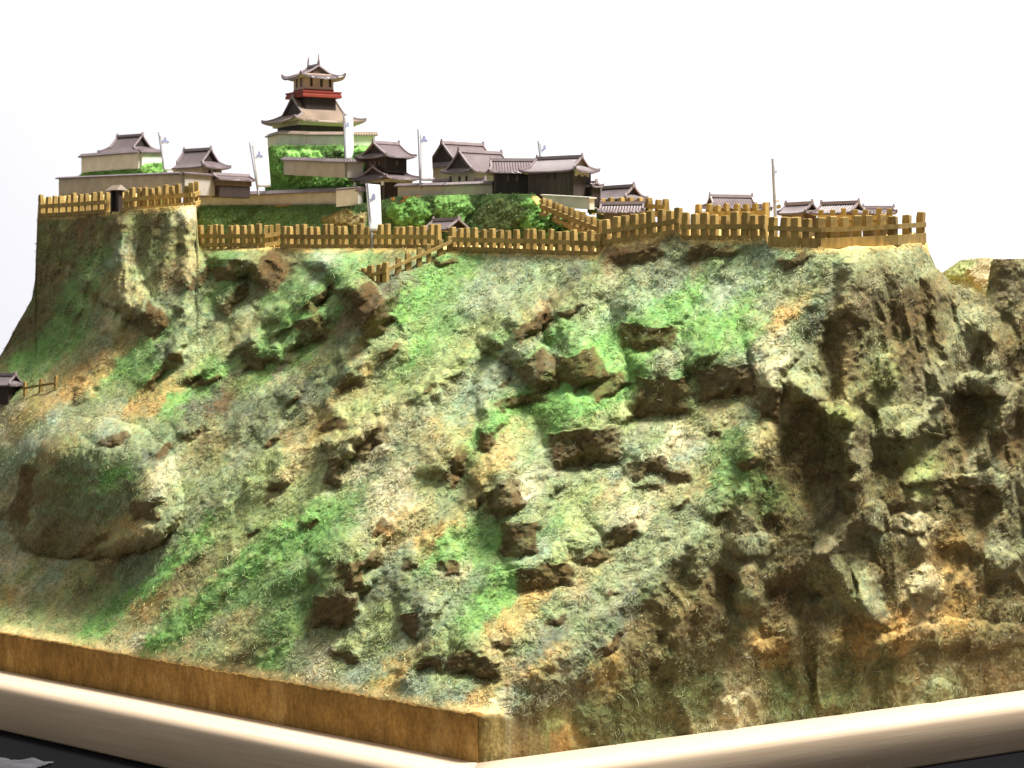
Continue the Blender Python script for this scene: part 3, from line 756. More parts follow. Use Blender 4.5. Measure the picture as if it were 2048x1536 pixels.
NN = normals(P)
NN = NN * np.sign((NN * (np.array([0, 0, ZT]) - P)).sum(-1, keepdims=True))
wg = (1 - 0.85 * np.clip(face_mask, 0, 1)) * (1 - .93 * lip[..., 0]) * (PX > -60) * (PX < 2120)
wg = wg * (0.25 + sstep(-.15, .35, fbm(PX / 28, PY / 28, PX * 0, 3, 161))) * (1 - .45 * cliff)
wg = wg * np.clip((bot[:, None] - PY) / 26, 0.0, 1)
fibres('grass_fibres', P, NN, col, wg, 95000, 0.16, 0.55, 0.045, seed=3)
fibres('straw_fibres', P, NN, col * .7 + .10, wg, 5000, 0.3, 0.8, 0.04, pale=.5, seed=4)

# ------------------------------------------------------------------ base block, frame
N_ = 900
us = np.linspace(-0.02, 118, N_)
rows = np.linspace(0, 1, 26)
bx, by = uv_xy(us, 0 * us)
jag = z_edge - 0.02 + 0.10 * fbm(us / .35, us * 0, us * 0, 3, 171) + .04 * vnoise(us / .16, us * 0, us * 0, 173)
BP = np.zeros((N_, 27, 3))
for j, t in enumerate(rows):
    zz = -33.6 + (jag + 33.6) * t
    n_ = 0.03 * fbm(us / .5, us * 0 + zz / .5, us * 0, 3, 175)
    BP[:, j] = np.stack([bx - VX * n_, by - VY * n_, ZT + zz], -1)
BP[:, 26] = BP[:, 25] + np.array([VX, VY, 0]) * .8
ub, zb = np.meshgrid(us, np.linspace(0, 1, 27), indexing='ij')
bc = np.array([.25, .142, .040]) * np.exp(.6 * fbm(ub / 4, zb * 2, ub * 0, 5, 181, .65) + .22 * vnoise(ub / .18, zb * 12, ub * 0, 183))[..., None]
pale_ = np.clip(fbm(ub / 2.2, zb * 1.6, ub * 0 + 4, 3, 185) - .1, 0, 1)[..., None]
bc = bc * (1 - pale_) + np.array([.50, .33, .12]) * pale_
blk = link('base_side', grid_mesh('base_side', BP, bc, M_TERR))
tag(blk, kind='structure')


def wood_material():
    m = mat('pale_beech', (0.58, 0.46, 0.335), 0.6, 0.35, var=1, vscale=9, stretch=(1.2, 40, 40), col2=(0.50, 0.375, 0.26), detail=7, bump=.08, bscale=20)
    return m


M_WOOD = wood_material()
frame = empty('display_frame', (CX0, CY0, 0))
tag(frame, 'pale beech wood frame with rounded edges around the foot of the hill model', 'frame')
FW, FH = 5.0, 3.8
zt_f = -29.6


def rail(name, length, yaw, mir):
    """profile swept along +x, outer side at -y (or +y), mitred at both ends"""
    prof = [(0.12, -33.62), (0.12, zt_f - .1), (0.2, zt_f)]
    r = .85
    for i in range(9):
        t = math.pi / 2 * i / 8
        prof.append((FW - r + r * math.sin(t), zt_f - r + r * math.cos(t)))
    prof += [(FW, -33.4), (FW - .25, -33.62)]
    vs = []; fs = []
    xs = np.linspace(0, 1, 30)
    for x in xs:
        for (o, z) in prof:
            xa = -o + (length + 2 * o) * x
            vs.append((xa, mir * -o, ZT + z))
    n = len(prof)
    for i in range(len(xs) - 1):
        for j in range(n - 1):
            fs.append((i * n + j, i * n + j + 1, (i + 1) * n + j + 1, (i + 1) * n + j))
        fs.append((i * n + n - 1, i * n, (i + 1) * n, (i + 1) * n + n - 1))
    fs += [tuple(range(n)), tuple(range(len(vs) - 1, len(vs) - n - 1, -1))]
    mb = MB().add(vs, fs)
    return mb


au = math.atan2(UY, UX); av = math.atan2(VY, VX)
LU, LV = 116.0, 96.0
rl = rail('rail', LU, au, -1).build('rail', M_WOOD, frame, (0, 0, 0), (0, 0, au), smooth=False)
rr_ = rail('rail', LV, av, 1).build('rail', M_WOOD, frame, (0, 0, 0), (0, 0, av), smooth=False)
rail('rail', LV, av, -1).build('rail', M_WOOD, frame, (UX * LU, UY * LU, 0), (0, 0, av))
rail('rail', LU, au, 1).build('rail', M_WOOD, frame, (VX * LV, VY * LV, 0), (0, 0, au))
for o in frame.children:
    for p in o.data.polygons:
        p.use_smooth = len(p.vertices) == 4
# added crumpled patch standing in for a grey glare on the table
n1 = 60
gx, gy = np.meshgrid(np.linspace(-1, 1, n1), np.linspace(-1, 1, n1), indexing='ij')
hx = gx * 7 ; hy = gy * 4
hz = 0.1 + 0.5 * np.abs(fbm(hx / 2.2, hy / 2.2, hx * 0, 4, 191)) + .2 * (1 - gx ** 2) * (1 - gy ** 2)
c0 = at(-100, 1552, 33.6 * F / (1534 - HZ))
SP = np.stack([c0[0] + hx * .95 + hy * .3, c0[1] + hy - hx * .3, hz], -1)
M_GLARE = mat('glare_patch', (0.05, 0.05, 0.058), 0.5, 0.3, var=.3, vscale=60)
sh = link('glare_patch', grid_mesh('glare_patch', SP, np.ones((n1, n1, 3)) * .5, M_GLARE))
tag(sh, 'added crumpled grey patch standing in for glare on the black table in front of the frame', 'sheet')

# ------------------------------------------------------------------ grass banks and mounds that carry the castle
GR = np.array([.105, .215, .05]); GD = np.array([.056, .098, .030]); GL = np.array([.26, .50, .13]); BR = np.array([.15, .085, .03])


def bank(name, px0, px1, toppts, bottom, vb, vt, spots, seed, nf, back=26, edge=5.0, rough=.35, base=GD, hump=0.0):
    pxs = np.arange(px0, px1 + 1, 1.5)
    nr = 70
    t = np.linspace(0, 1, nr)
    tp = np.interp(pxs, [a for a, b in toppts], [b for a, b in toppts])
    bt = np.interp(pxs, [a for a, b in bottom], [b for a, b in bottom])
    px = np.repeat(pxs[:, None], nr, 1); py = bt[:, None] + (tp - bt)[:, None] * t
    Ya = Yv(px, vb); Yb = Yv(px, vt)
    Y = Ya + (Yb - Ya) * (t[None] ** 1.2)
    e = np.minimum(px - px0, px1 - px) / 26.0
    Y = Y + edge * (1 - np.sqrt(1 - (1 - np.clip(e, 0, 1)) ** 2 + 1e-6))
    x = (px - 1024) / F * Y; z = -(py - HZ) / F * Y
    dp = rough * fbm(x / 1.3, Y / 1.3, z / 1.0, 3, seed) + .10 * vnoise(x / .3, Y / .3, z / .3, seed + 5)
    c = base * (1 + .35 * fbm(x / 1.2, Y, z / 1.0, 3, seed + 9)[..., None])
    for (sx, sy, w, h, amp, cc) in spots:
        q = (px - sx + 22 * fbm(px / 20, py / 20, px * 0, 3, seed + 11)) / (w / 2); r = (py - sy + 16 * fbm(px / 20, py / 20, px * 0 + 2, 3, seed + 12)) / (h / 2)
        mk = np.clip(1 - (q * q + r * r), 0, 1)
        dp = dp + amp * np.sqrt(mk) * (.75 + .7 * fbm(x / .55, Y / .55, z / .45, 3, seed + 15))
        m2 = sstep(0, .35, mk)[..., None]
        c = c * (1 - m2) + np.array(cc) * m2 * (1 + .3 * vnoise(px / 4, py / 4, px * 0, seed + 13)[..., None])
    dp = dp * np.clip((1 - t)[None] * 8, .15, 1)
    Y = Y - dp
    Pb = np.stack([(px - 1024) / F * Y, Y, ZT - (py - HZ) / F * Y], -1)
    N2 = normals(Pb); N2 = N2 * np.sign((N2 * (np.array([0, 0, ZT]) - Pb)).sum(-1, keepdims=True))
    parts = [Pb]
    for d in (.6, 1.5, 3, 6, 12, back):
        k = Pb[:, -1] * np.array([1.0, 1.0, 1.0]) + np.stack([Pb[:, -1, 0] / Pb[:, -1, 1] * d, d + 0 * pxs, 0 * pxs], -1); k[:, 2] += hump * sstep(0, 4, d)
        parts.append(k[:, None])
    low = Pb[:, 0].copy(); low[:, 2] -= 4
    Pf = np.concatenate([low[:, None]] + parts, 1)
    cf = np.concatenate([c[:, :1], c] + [c[:, -1:]] * 6, 1)
    o = tag(link(name, grid_mesh(name, Pf, np.clip(cf, .005, .8), M_TERR)), kind='structure')
    fibres(name + '_grass', Pb, N2, c, np.ones_like(px), nf, .10, .36, .035, pale=.08, seed=seed)
    return o


bank('castle_bank', 384, 1202, [(384, 412), (720, 408), (760, 402), (795, 393), (985, 388), (1070, 388), (1085, 402), (1202, 440)], [(384, 500), (1202, 500)], 38.0, 40.5,
     [(820, 428, 96, 60, 1.2, GR * 1.1), (905, 415, 80, 62, 1.0, GL * .55), (1085, 440, 110, 90, 1.5, GR * 1.25), (1120, 452, 120, 60, 1.2, GR),
      (680, 440, 70, 40, .7, BR * .9 + GD * .4), (720, 438, 50, 40, .5, (.25, .2, .09)), (560, 414, 40, 10, .2, (.3, .14, .04)), (820, 396, 60, 10, .2, (.34, .16, .04)),
      (1000, 430, 110, 80, .3, BR * .15 + GD * .8), (430, 450, 100, 60, .2, GD * 1.1), (1075, 400, 36, 22, .2, (.5, .36, .12))], 201, 16000)
bank('keep_mound', 530, 778, [(530, 302), (542, 291), (700, 291), (752, 291), (764, 312), (778, 345)], [(530, 392), (778, 392)], 42.4, 44.6,
     [(600, 314, 96, 44, 1.3, GL), (640, 330, 60, 40, .8, GR * 1.5), (680, 305, 50, 20, .5, GL * .8), (735, 304, 46, 26, 1.0, GL * 1.1), (560, 330, 50, 80, .9, GR * 1.2),
      (620, 362, 150, 34, 1.0, GR * 1.4), (660, 310, 40, 20, .4, GD)], 221, 12000, base=GR)
bank('west_mound', 158, 338, [(158, 352), (178, 334), (280, 327), (326, 326), (338, 350)], [(158, 372), (338, 372)], 33.0, 35.0,
     [(235, 342, 110, 20, .4, GR * 1.3), (300, 338, 50, 26, 1.0, GL * .8)], 231, 5000, base=GR)
bank('far_knoll', 1868, 2010, [(1868, 566), (1885, 545), (1920, 521), (1965, 515), (2010, 520)], [(1868, 640), (2010, 640)], 62.0, 66.0,
     [(1920, 540, 80, 44, .8, (.25, .28, .12)), (1970, 550, 60, 60, .6, (.33, .28, .16))], 241, 3000, base=np.array([.27, .265, .14]), edge=8)

# ------------------------------------------------------------------ palisades
stake_meshes = []
for i in range(5):
    rg = random.Random(i)
    mb = MB()
    w = .45
    top_dx = rg.uniform(-.04, .04)
    secs = [(0, 1.0), (.35, .96 + rg.uniform(-.05, .05)), (.8, .98 + rg.uniform(-.06, .06)), (.97, .92), (1.0, .74)]
    vs = []
    for z, k in secs:
        for dx, dy in ((-1, -1), (1, -1), (1, 1), (-1, 1)):
            vs.append((dx * w / 2 * k + top_dx * z + rg.uniform(-.02, .02), dy * w / 2 * k + rg.uniform(-.02, .02), z))
    fs = []
    for a in range(len(secs) - 1):
        for j in range(4):
            fs.append((a * 4 + j, a * 4 + (j + 1) % 4, a * 4 + 4 + (j + 1) % 4, a * 4 + 4 + j))
    n = len(vs)
    fs += [(3, 2, 1, 0), (n - 4, n - 3, n - 2, n - 1)]
    mb.add(vs, fs)
    stake_meshes.append(mb.mesh('stake', M_WOODY))


def palisade(label, pts, pitch, h, group='palisades of ochre stakes along the terraces', name='palisade', rails=((.5, .42), (.08, .42)), w=1.0):
    """pts: (px, py of the foot, Y) along the run; pitch in photo pixels"""
    P3 = [at(*p) for p in pts]
    root = empty(name, P3[0])
    tag(root, label, 'fence', group)
    rg = random.Random(int(pts[0][0] * 7 + pts[0][1]))
    for k, (p0, p1) in enumerate(zip(P3[:-1], P3[1:])):
        d = p1 - p0
        n = max(1, int(round(abs(pts[k + 1][0] - pts[k][0]) / pitch)))
        yaw = math.atan2(d[1], d[0])
        for i in range(n + (1 if k == len(P3) - 2 else 0)):
            q = p0 + d * (i / n) - P3[0]
            o = link('stake', stake_meshes[rg.randrange(5)], root, (q[0] + rg.uniform(-.05, .05), q[1], q[2] - .25),
                     (rg.uniform(-.05, .05), rg.uniform(-.06, .06), yaw + rg.uniform(-.12, .12)))
            o.scale = (w * rg.uniform(.9, 1.12), w * rg.uniform(.9, 1.12), (h + .25) * rg.uniform(.94, 1.07))
        nrm = np.array([d[1], -d[0], 0]); nrm /= np.linalg.norm(nrm)
        if nrm[1] > 0: nrm = -nrm
        for f, rail_h in rails:
            a = p0 - P3[0] + nrm * (.27 * w) ; b = p1 - P3[0] + nrm * (.27 * w)
            mb = MB()
            a2 = a - d / np.linalg.norm(d) * .2; b2 = b + d / np.linalg.norm(d) * .2
            hh = rail_h / 2
            m_ = (a2 + b2) / 2; m_[2] += rg.uniform(-.05, .05)
            vs = []
            for c in (a2, m_, b2):
                c = c + np.array([0, 0, h * f])
                for s1, s2 in ((-1, -1), (1, -1), (1, 1), (-1, 1)):
                    vs.append(tuple(c + nrm * .11 * s1 + np.array([0, 0, hh * s2])))
            fs = [(0, 1, 2, 3), (8, 11, 10, 9)]
            for s_ in (0, 4):
                for j in range(4):
                    fs.append((s_ + j, s_ + 4 + j, s_ + 4 + (j + 1) % 4, s_ + (j + 1) % 4))
            mb.add(vs, fs).build('rail', M_WOODY, root)
    return root


def rimY(px):
    i = int(np.clip(round((px - PXS[0]) / DPX), 0, len(PXS) - 1))
    return float(P[i, -1, 1])


def rp(px, off=.45, dy=2):
    return (px, float(np.interp(px, [r[0] for r in RIM], [r[1] for r in RIM])) + dy, rimY(px) + off)


palisade('ochre palisade on the leftmost cliff, left of the little dark gate', [rp(84), rp(214)], 13.6, 2.25)
palisade('ochre palisade on the leftmost cliff, between the dark gate and its corner', [rp(252), rp(384), (393, 408, rimY(390) + 2)], 13.8, 2.25)
palisade('short ochre palisade from the left cliff to the notch in the lower terrace', [(402, 494, rimY(402) + .5), (532, 494, rimY(532) + .4), (556, 490, rimY(556) + 1.8)], 14.0, 2.15)
palisade('long ochre palisade on the lower terrace behind the standing white banner', [(568, 496, rimY(568) + .5), (720, 497, Yv(720, 32.3)), (876, 499, rimY(876) + .6)], 14.2, 2.2)
palisade('ochre palisade on the lower terrace under the green bank, right of the small gate roof', [rp(904), (1050, 506, rimY(1050) + .4), (1150, 510, rimY(1150) + .4), (1200, 512, rimY(1200) + .4)], 15.5, 2.1)
palisade('low diagonal ochre palisade that steps down the spur below the terrace', [(716, 575, float(depth0(np.array(716.), np.array(578.))) + .1), (772, 560, float(depth0(np.array(772.), np.array(562.))) - .2)], 14, 1.7, rails=((.45, .3),))
palisade('diagonal ochre palisade climbing from the spur up to the terrace', [(774, 560, float(depth0(np.array(774.), np.array(562.))) + .3), (900, 505, rimY(900) - .2)], 21, 1.55, rails=((.62, .3),))
palisade('high ochre palisade of the right terrace, its left end above the dark notch', [rp(1214, .5), rp(1286, .5), rp(1358, .5)], 20, 2.2, w=1.25)
palisade('high ochre palisade in the middle of the right terrace', [rp(1370, .5), rp(1450, .5), rp(1528, .5)], 19.5, 2.25, w=1.25)
palisade('high ochre palisade at the right end of the terrace, turning round the corner', [rp(1546, .6, 0), rp(1640, .6, 0), rp(1786, .6, 0), (1840, 486, rimY(1840) + 2.2)], 25, 2.55, w=1.45, rails=((.6, .4), (.16, .85)))
palisade('ochre palisade climbing the green bank behind the right terrace', [(1200, 478, Yv(1200, 37.2)), (1088, 432, Yv(1088, 39.0))], 11, 1.7)
palisade('back row of ochre stakes behind the left end of the right palisade', [(1184, 424, Yv(1184, 47)), (1262, 424, Yv(1262, 46)), (1334, 430, Yv(1334, 45))], 20, 1.35)
palisade('back row of ochre stakes behind the middle of the right palisade', [(1398, 448, Yv(1398, 46)), (1532, 446, Yv(1532, 47))], 20, 1.75)
palisade('back row of ochre stakes behind the right end palisade', [(1640, 452, Yv(1640, 48)), (1780, 452, Yv(1780, 52))], 24, 1.45)
palisade('three weathered stakes with a rail beside the hut at the left edge', [(50, 788, float(depth0(np.array(50.), np.array(788.))) - .3), (112, 778, float(depth0(np.array(112.), np.array(778.))) - .3)], 25, 1.25,
         rails=((.45, .2),), w=.7)

# ------------------------------------------------------------------ plaster walls with tiled caps


def capped_wall(label, pts, h, cap=.42, thick=.55, m=None, mcap=None, name='plaster_wall', group='plaster walls with tiled caps', over=.28):
    P3 = [at(*p) for p in pts]
    root = empty(name, P3[0])
    tag(root, label, 'wall', group)
    for k, (p0, p1) in enumerate(zip(P3[:-1], P3[1:])):
        d = p1 - p0; L = math.hypot(d[0], d[1])
        yaw = math.atan2(d[1], d[0])
        e = math.atan2(d[2], L)
        mb = MB()
        vs = []
        for x, z0 in ((0, 0), (L, d[2])):
            for y, z in ((-thick / 2, -.5), (thick / 2, -.5), (thick / 2, h), (-thick / 2, h)):
                vs.append((x, y, z + z0))
        mb.add(vs, [(0, 1, 2, 3), (7, 6, 5, 4), (0, 4, 5, 1), (1, 5, 6, 2), (2, 6, 7, 3), (3, 7, 4, 0)])
        q = p0 - P3[0]
        mb.build('wall_panel', m or M_WALLW, root, q, (0, 0, yaw))
        mb = MB()
        vs = []
        n = 5
        w = thick / 2 + over
        for x, z0 in ((-over, 0), (L + over, d[2])):
            for y, z in ((-w, h - .02), (-w, h + .10), (-.10, h + cap), (.10, h + cap), (w, h + .10), (w, h - .02)):
                vs.append((x, y, z + z0 + .003 * k))
        fs = [tuple(range(5, -1, -1)), tuple(range(6, 12))]
        for j in range(6):
            fs.append((j, (j + 1) % 6, 6 + (j + 1) % 6, 6 + j))
        mb.add(vs, fs)
        o = mb.build('tiled_cap', mcap or M_ROOF, root, q, (0, 0, yaw))
        at_ = o.data.attributes.new('rib', 'FLOAT', 'POINT')
        at_.data.foreach_set('value', [v.co.x * 100 / .28 for v in o.data.vertices])
    return root


# ------------------------------------------------------------------ hip-and-gable roofs
def hip_gable(root, a, b, h, z, gab=.62, yg=.55, p=1.3, lift=.18, over=.12, t=.16, m=None, name='roof', ridge=True, orn=.3, mg=None, soffit=None, kv=True):
    """a: half length along the ridge at the eaves, b: half depth, h: height; gab: ridge half length / a. Returns the roof part."""
    m = m or M_ROOF
    g0 = a * gab

    def zf(s): return h * (1 - s) ** p

    def xext(s):
        return g0 + over if s < yg else g0 + over * 0 + (a - g0) * (s - yg) / (1 - yg)
    NS, NX = 14, 25
    vs = []; fs = []; ribs = []

    def up(x, y): return lift * (abs(x) / a) ** 5 * (abs(y) / b) ** 3 + lift * .0
    ss = list(np.linspace(0, yg, 6)) + [yg + 1e-3] + list(np.linspace(yg, 1, 8)[1:])
    for sg in (-1, 1):
        base = len(vs)
        for s in ss:
            xe = xext(s)
            for i in range(NX):
                x = -xe + 2 * xe * i / (NX - 1)
                vs.append((x, sg * s * b, z + zf(s) + up(x, s * b))); ribs.append(x / .26)
        for r in range(len(ss) - 1):
            for i in range(NX - 1):
                q = base + r * NX + i
                fs.append((q, q + 1, q + NX + 1, q + NX))
    for sg in (-1, 1):
        base = len(vs)
        s2 = list(np.linspace(yg, 1, 8))
        for s in s2:
            xe = g0 + (a - g0) * (s - yg) / (1 - yg)
            for i in range(NX):
                y = -s * b + 2 * s * b * i / (NX - 1)
                vs.append((sg * xe, y, z + zf(s) + up(xe, y))); ribs.append(y / .26)
        for r in range(len(s2) - 1):
            for i in range(NX - 1):
                q = base + r * NX + i
                fs.append((q, q + 1, q + NX + 1, q + NX))
    # fascia
    def ring(dz, k):
        out = []
        for i in range(NX): out.append((-a * k + 2 * a * k * i / (NX - 1), -b * k))
        for i in range(1, NX): out.append((a * k, -b * k + 2 * b * k * i / (NX - 1)))
        for i in range(1, NX): out.append((a * k - 2 * a * k * i / (NX - 1), b * k))
        for i in range(1, NX - 1): out.append((-a * k, b * k - 2 * b * k * i / (NX - 1)))
        return [(x, y, z + up(x, y) + dz) for x, y in out]
    r0 = ring(0, 1); r1 = ring(-t, .995)
    base = len(vs); n = len(r0)
    vs += r0 + r1; ribs += [0] * (2 * n)
    for i in range(n): fs.append((base + i, base + (i + 1) % n, base + n + (i + 1) % n, base + n + i))
    me = bpy.data.meshes.new(name)
    me.from_pydata([(x * S, y * S, zz * S) for x, y, zz in vs], [], fs)
    at_ = me.attributes.new('rib', 'FLOAT', 'POINT'); at_.data.foreach_set('value', ribs)
    bm = bmesh.new(); bm.from_mesh(me); bmesh.ops.remove_doubles(bm, verts=bm.verts, dist=1e-6)
    bmesh.ops.recalc_face_normals(bm, faces=bm.faces); bm.to_mesh(me); bm.free()
    me.materials.append(m)
    me.polygons.foreach_set('use_smooth', [True] * len(me.polygons))
    roof = link(name, me, root)
    # soffit
    mb = MB()
    r2 = ring(-t, .99)
    r3 = [(x * .55, y * .55, z - t + .22) for x, y, _ in r2]
    mb.add(r2 + r3, [(i, (i + 1) % n, n + (i + 1) % n, n + i) for i in range(n)])
    mb.build('soffit', soffit or M_SOFFIT, roof)
    # gable walls
    for sg in (-1, 1):
        mb = MB()
        arr = [s * yg for s in np.linspace(-1, 1, 11)]
        vv_ = [(sg * (g0 - .1), s * b, z + zf(abs(s)) - .02) for s in arr]
        vv_ += [(sg * (g0 - .1), s * b, z + zf(yg) - .25) for s in arr[::-1]]
        mb.add(vv_, [tuple(range(len(vv_)))])
        mb.build('gable', mg or M_DARK, roof)
    # ridges
    mb = MB()
    mb.strip([(-g0 - over, 0, z + h), (g0 + over, 0, z + h)], .34, .26)
    for sg in (-1, 1):
        for s3 in (-1, 1):
            mb.strip([(sg * (g0 + over * .6), s3 * s * b, z + zf(s) + .02) for s in np.linspace(0.02, yg, 5)], .2, .13)
            mb.strip([(sg * (g0 + (a - g0) * (s - yg) / (1 - yg)), s3 * s * b, z + zf(s) + up((g0 + (a - g0) * (s - yg) / (1 - yg)), s * b) + .02) for s in np.linspace(yg, 1, 6)], .2, .13)
    mb.build('ridge', M_RIDGE, roof)
    if orn > 0:
        for sg in (-1, 1):
            mb = MB().box((sg * (g0 + over), 0, z + h + .2), (.16, .4, .5), taper=.5)
            mb.build('ridge_end_tile', M_RIDGE, roof)
    return roof


def walls(root, a, b, z0, z1, m, name='wall'):
    return MB().box((0, 0, (z0 + z1) / 2), (2 * a, 2 * b, z1 - z0)).build(name, m, root, bevel=.03)


def windows(wall, a, b, z, specs, m=None, w=.28, h=.5, frame=None):
    """specs: (side, offset) with side 'f' front (-y), 'l' left (-x), 'r' right (+x)"""
    for side, off in specs:
        if side == 'f': c = (off, -b - .01, z); d = (w, .08, h)
        elif side == 'l': c = (-a - .01, off, z); d = (.08, w, h)
        else: c = (a + .01, off, z); d = (.08, w, h)
        MB().box(c, d).build('window', m or M_DARK, wall)


YAW_U = math.radians(-50)    # ridge runs along the left edge, near end to the right
YAW_V = math.radians(40)     # ridge runs along the right edge, near end to the left


def house(label, px, py, v, yaw, a, b, h, wall_h, m_wall, name='house', group='small houses of the model castle', gab=.62, yg=.55, wins=(), m=None, mg=None, sink=1.0, inset=.72, Y=None, lift=.18):
    """px, py: middle of the eaves line in the photograph, v: distance behind the left edge"""
    Y = Y if Y is not None else float(Yv(px, v))
    p = at(px, py, Y)
    p[2] -= wall_h
    root = empty(name, p, yaw)
    tag(root, label, 'building', group)
    wl = walls(root, a * inset, b * inset, -sink, wall_h + .12, m_wall)
    windows(wl, a * inset, b * inset, wall_h * .6, wins)
    hip_gable(root, a, b, h, wall_h, gab, yg, m=m, mg=mg, lift=lift)
    return root


# ---- left group
house('brown roofed house on the grassy mound at the far left, behind a white wall', 260, 306, 38, math.radians(-38), 3.0, 2.1, 1.8, 1.2, M_CREAM, wins=())
house('brown roofed house right of the leftmost one, behind its banner', 395, 337, 34, math.radians(-38), 2.95, 2.0, 1.85, 1.3, M_GREYW, wins=(('r', .4), ('r', -.4)))
capped_wall('pale wall with brown cap around the leftmost house on the green mound', [(167, 336, float(Yv(167, 34.5))), (281, 328, float(Yv(281, 34.5))), (326, 327, float(Yv(326, 37.5)))], 1.15, m=M_WALLW)
capped_wall('long grey wall behind the upper left palisade', [(122, 386, float(Yv(122, 29))), (366, 378, float(Yv(366, 29))), (440, 383, float(Yv(440, 34))), ], 1.5, cap=.25, m=M_GREYW)


def gate_house(label, px, py, Y, yaw, L, Dp, wh, rh):
    root = empty('gatehouse', at(px, py, Y), yaw)
    tag(root, label, 'gate')
    walls(root, L / 2, Dp / 2, -.6, wh * .45, M_DARK, 'door_wall')
    MB().box((0, 0, wh * .72), (L + .3, Dp + .15, wh * .5)).build('upper_wall', M_BROWNB, root, bevel=.03)
    hip_gable(root, L / 2 + .35, Dp / 2 + .35, rh, wh, .95, .8, lift=.0, orn=0)
    return root


gate_house('low dark gatehouse with long brown roof left of the second banner', 462, 384, float(Yv(462, 35)), YAW_V, 3.8, 1.4, 1.25, .42)
capped_wall('long low pale wall with brown cap below the keep, left of the two-storey gate', [(396, 413, float(Yv(396, 41))), (500, 410, float(Yv(500, 41))), (722, 403, float(Yv(722, 41)))], 1.0, cap=.45, m=M_GREYW)
capped_wall('short pale wall end beside the two-storey gate', [(676, 404, float(Yv(676, 40.2))), (720, 400, float(Yv(720, 40.8)))], 1.15, cap=.2, over=.08, m=M_WALLW)

# little dark gate in the left palisade
lg = empty('small_gate', at(233, 424, rimY(233) + .4), YAW_U)
tag(lg, 'little dark gate with tan roof in the upper left palisade', 'gate')
for s_ in (-1, 1): MB().box((s_ * .62, 0, 1.0), (.36, .5, 2.6)).build('post', M_DARK, lg)
MB().box((0, .1, .95), (1.1, .2, 2.3)).build('door', M_DARK, lg)
MB().add([(-1.1, -.7, 2.2), (1.1, -.7, 2.2), (1.1, .7, 2.2), (-1.1, .7, 2.2), (-.9, 0, 2.75), (.9, 0, 2.75)], [(0, 1, 5, 4), (2, 3, 4, 5), (1, 2, 5), (3, 0, 4), (3, 2, 1, 0)]).build('roof', M_ROOF2, lg)

# ---- the keep
YK = float(Yv(626, 51))
sK = YK / F
kp = at(627, 300, YK)
keep = empty('castle_keep', kp, math.radians(30))
tag(keep, 'tall castle keep with red balcony and two stacked brown roofs on its green mound', 'castle keep')


def kz(py): return (300 - py) * sK


w1 = walls(keep, 2.95, 2.95, -.5, kz(252), M_DARK, 'ground_storey')
r1_ = hip_gable(keep, 4.3, 4.25, kz(196) - kz(247), kz(247), .58, .58, p=1.35, lift=.35, m=M_ROOF2, name='lower_roof', orn=.0, over=.1, t=.22)
MB().box((0, 0, kz(250)), (6.7, 6.7, .6)).build('plaster_band', M_CREAM, keep)
w2 = walls(keep, 1.85, 1.75, kz(228), kz(197), M_DARK, 'middle_storey')
bal = MB().box((0, 0, kz(195)), (4.7, 4.5, .34)).build('balcony', M_RED, keep, bevel=.03)
for sx_, sy_, lx, ly in ((0, -1, 4.7, .12), (0, 1, 4.7, .12), (-1, 0, .12, 4.3), (1, 0, .12, 4.3)):
    MB().box((sx_ * 2.27, sy_ * 2.17, kz(187)), (lx, ly, .16)).build('balcony_rail', M_RED, bal)
for sx_, sy_, lx, ly in ((0, -1, 4.5, .06), (0, 1, 4.5, .06), (-1, 0, .06, 4.2), (1, 0, .06, 4.2)):
    MB().box((sx_ * 2.25, sy_ * 2.15, kz(190.7)), (lx, ly, .3)).build('parapet_panel', M_RED, bal)
M_PINKW = mat('warm_plaster', (0.46, 0.33, 0.25), 0.8, 0.2, var=.1, vscale=120)
w3 = walls(keep, 1.72, 1.45, kz(193), kz(150), M_PINKW, 'upper_room')
windows(w3, 1.72, 1.45, kz(167), [('f', -.95), ('f', .25), ('f', 1.3), ('l', -.5), ('l', .6)], w=.26, h=.95)
MB().box((0, 0, kz(182)), (3.5, 2.95, .14)).build('sill_band', M_RED, w3)
r2_ = hip_gable(keep, 2.45, 2.75, kz(134) - kz(158), kz(158), .5, .5, p=1.45, lift=.5, name='upper_roof', orn=0, t=.2, mg=M_BROWNB)
r2_.rotation_euler = (0, 0, math.pi / 2)
for sg in (-1, 1):      # fish-tail finials on the ridge
    mb = MB()
    x = sg * 1.2
    zz = kz(136) + .2
    mb.tube((x, 0, zz - .1), (x + sg * .12, 0, zz + .45), .2, .15, 6)
    mb.tube((x + sg * .12, 0, zz + .42), (x + sg * .05, 0, zz + .95), .15, .07, 6)
    mb.tube((x + sg * .05, 0, zz + .90), (x + sg * .2, 0, zz + 1.3), .08, .02, 5)
    mb.build('ridge_finial', M_RIDGE, r2_)
# front gable dormer seen dark on the left hand slope
capped_wall('white wall with tan cap circling the foot of the keep', [(540, 294, float(Yv(540, 49.5))), (565, 288, float(Yv(565, 46.6))), (617, 291, float(Yv(617, 45.4))), (700, 292, float(Yv(700, 46.6))), (748, 292, float(Yv(748, 49)))], 1.05, cap=.42, m=M_WALLW, mcap=M_ROOF2)
capped_wall('pale wall with brown cap on the slope between the keep and the two-storey gate', [(572, 340, float(Yv(572, 42.6))), (650, 344, float(Yv(650, 41.6))), (694, 346, float(Yv(694, 41.4))), (726, 345, float(Yv(726, 42.8)))], 1.0, cap=.42, m=M_GREYW)

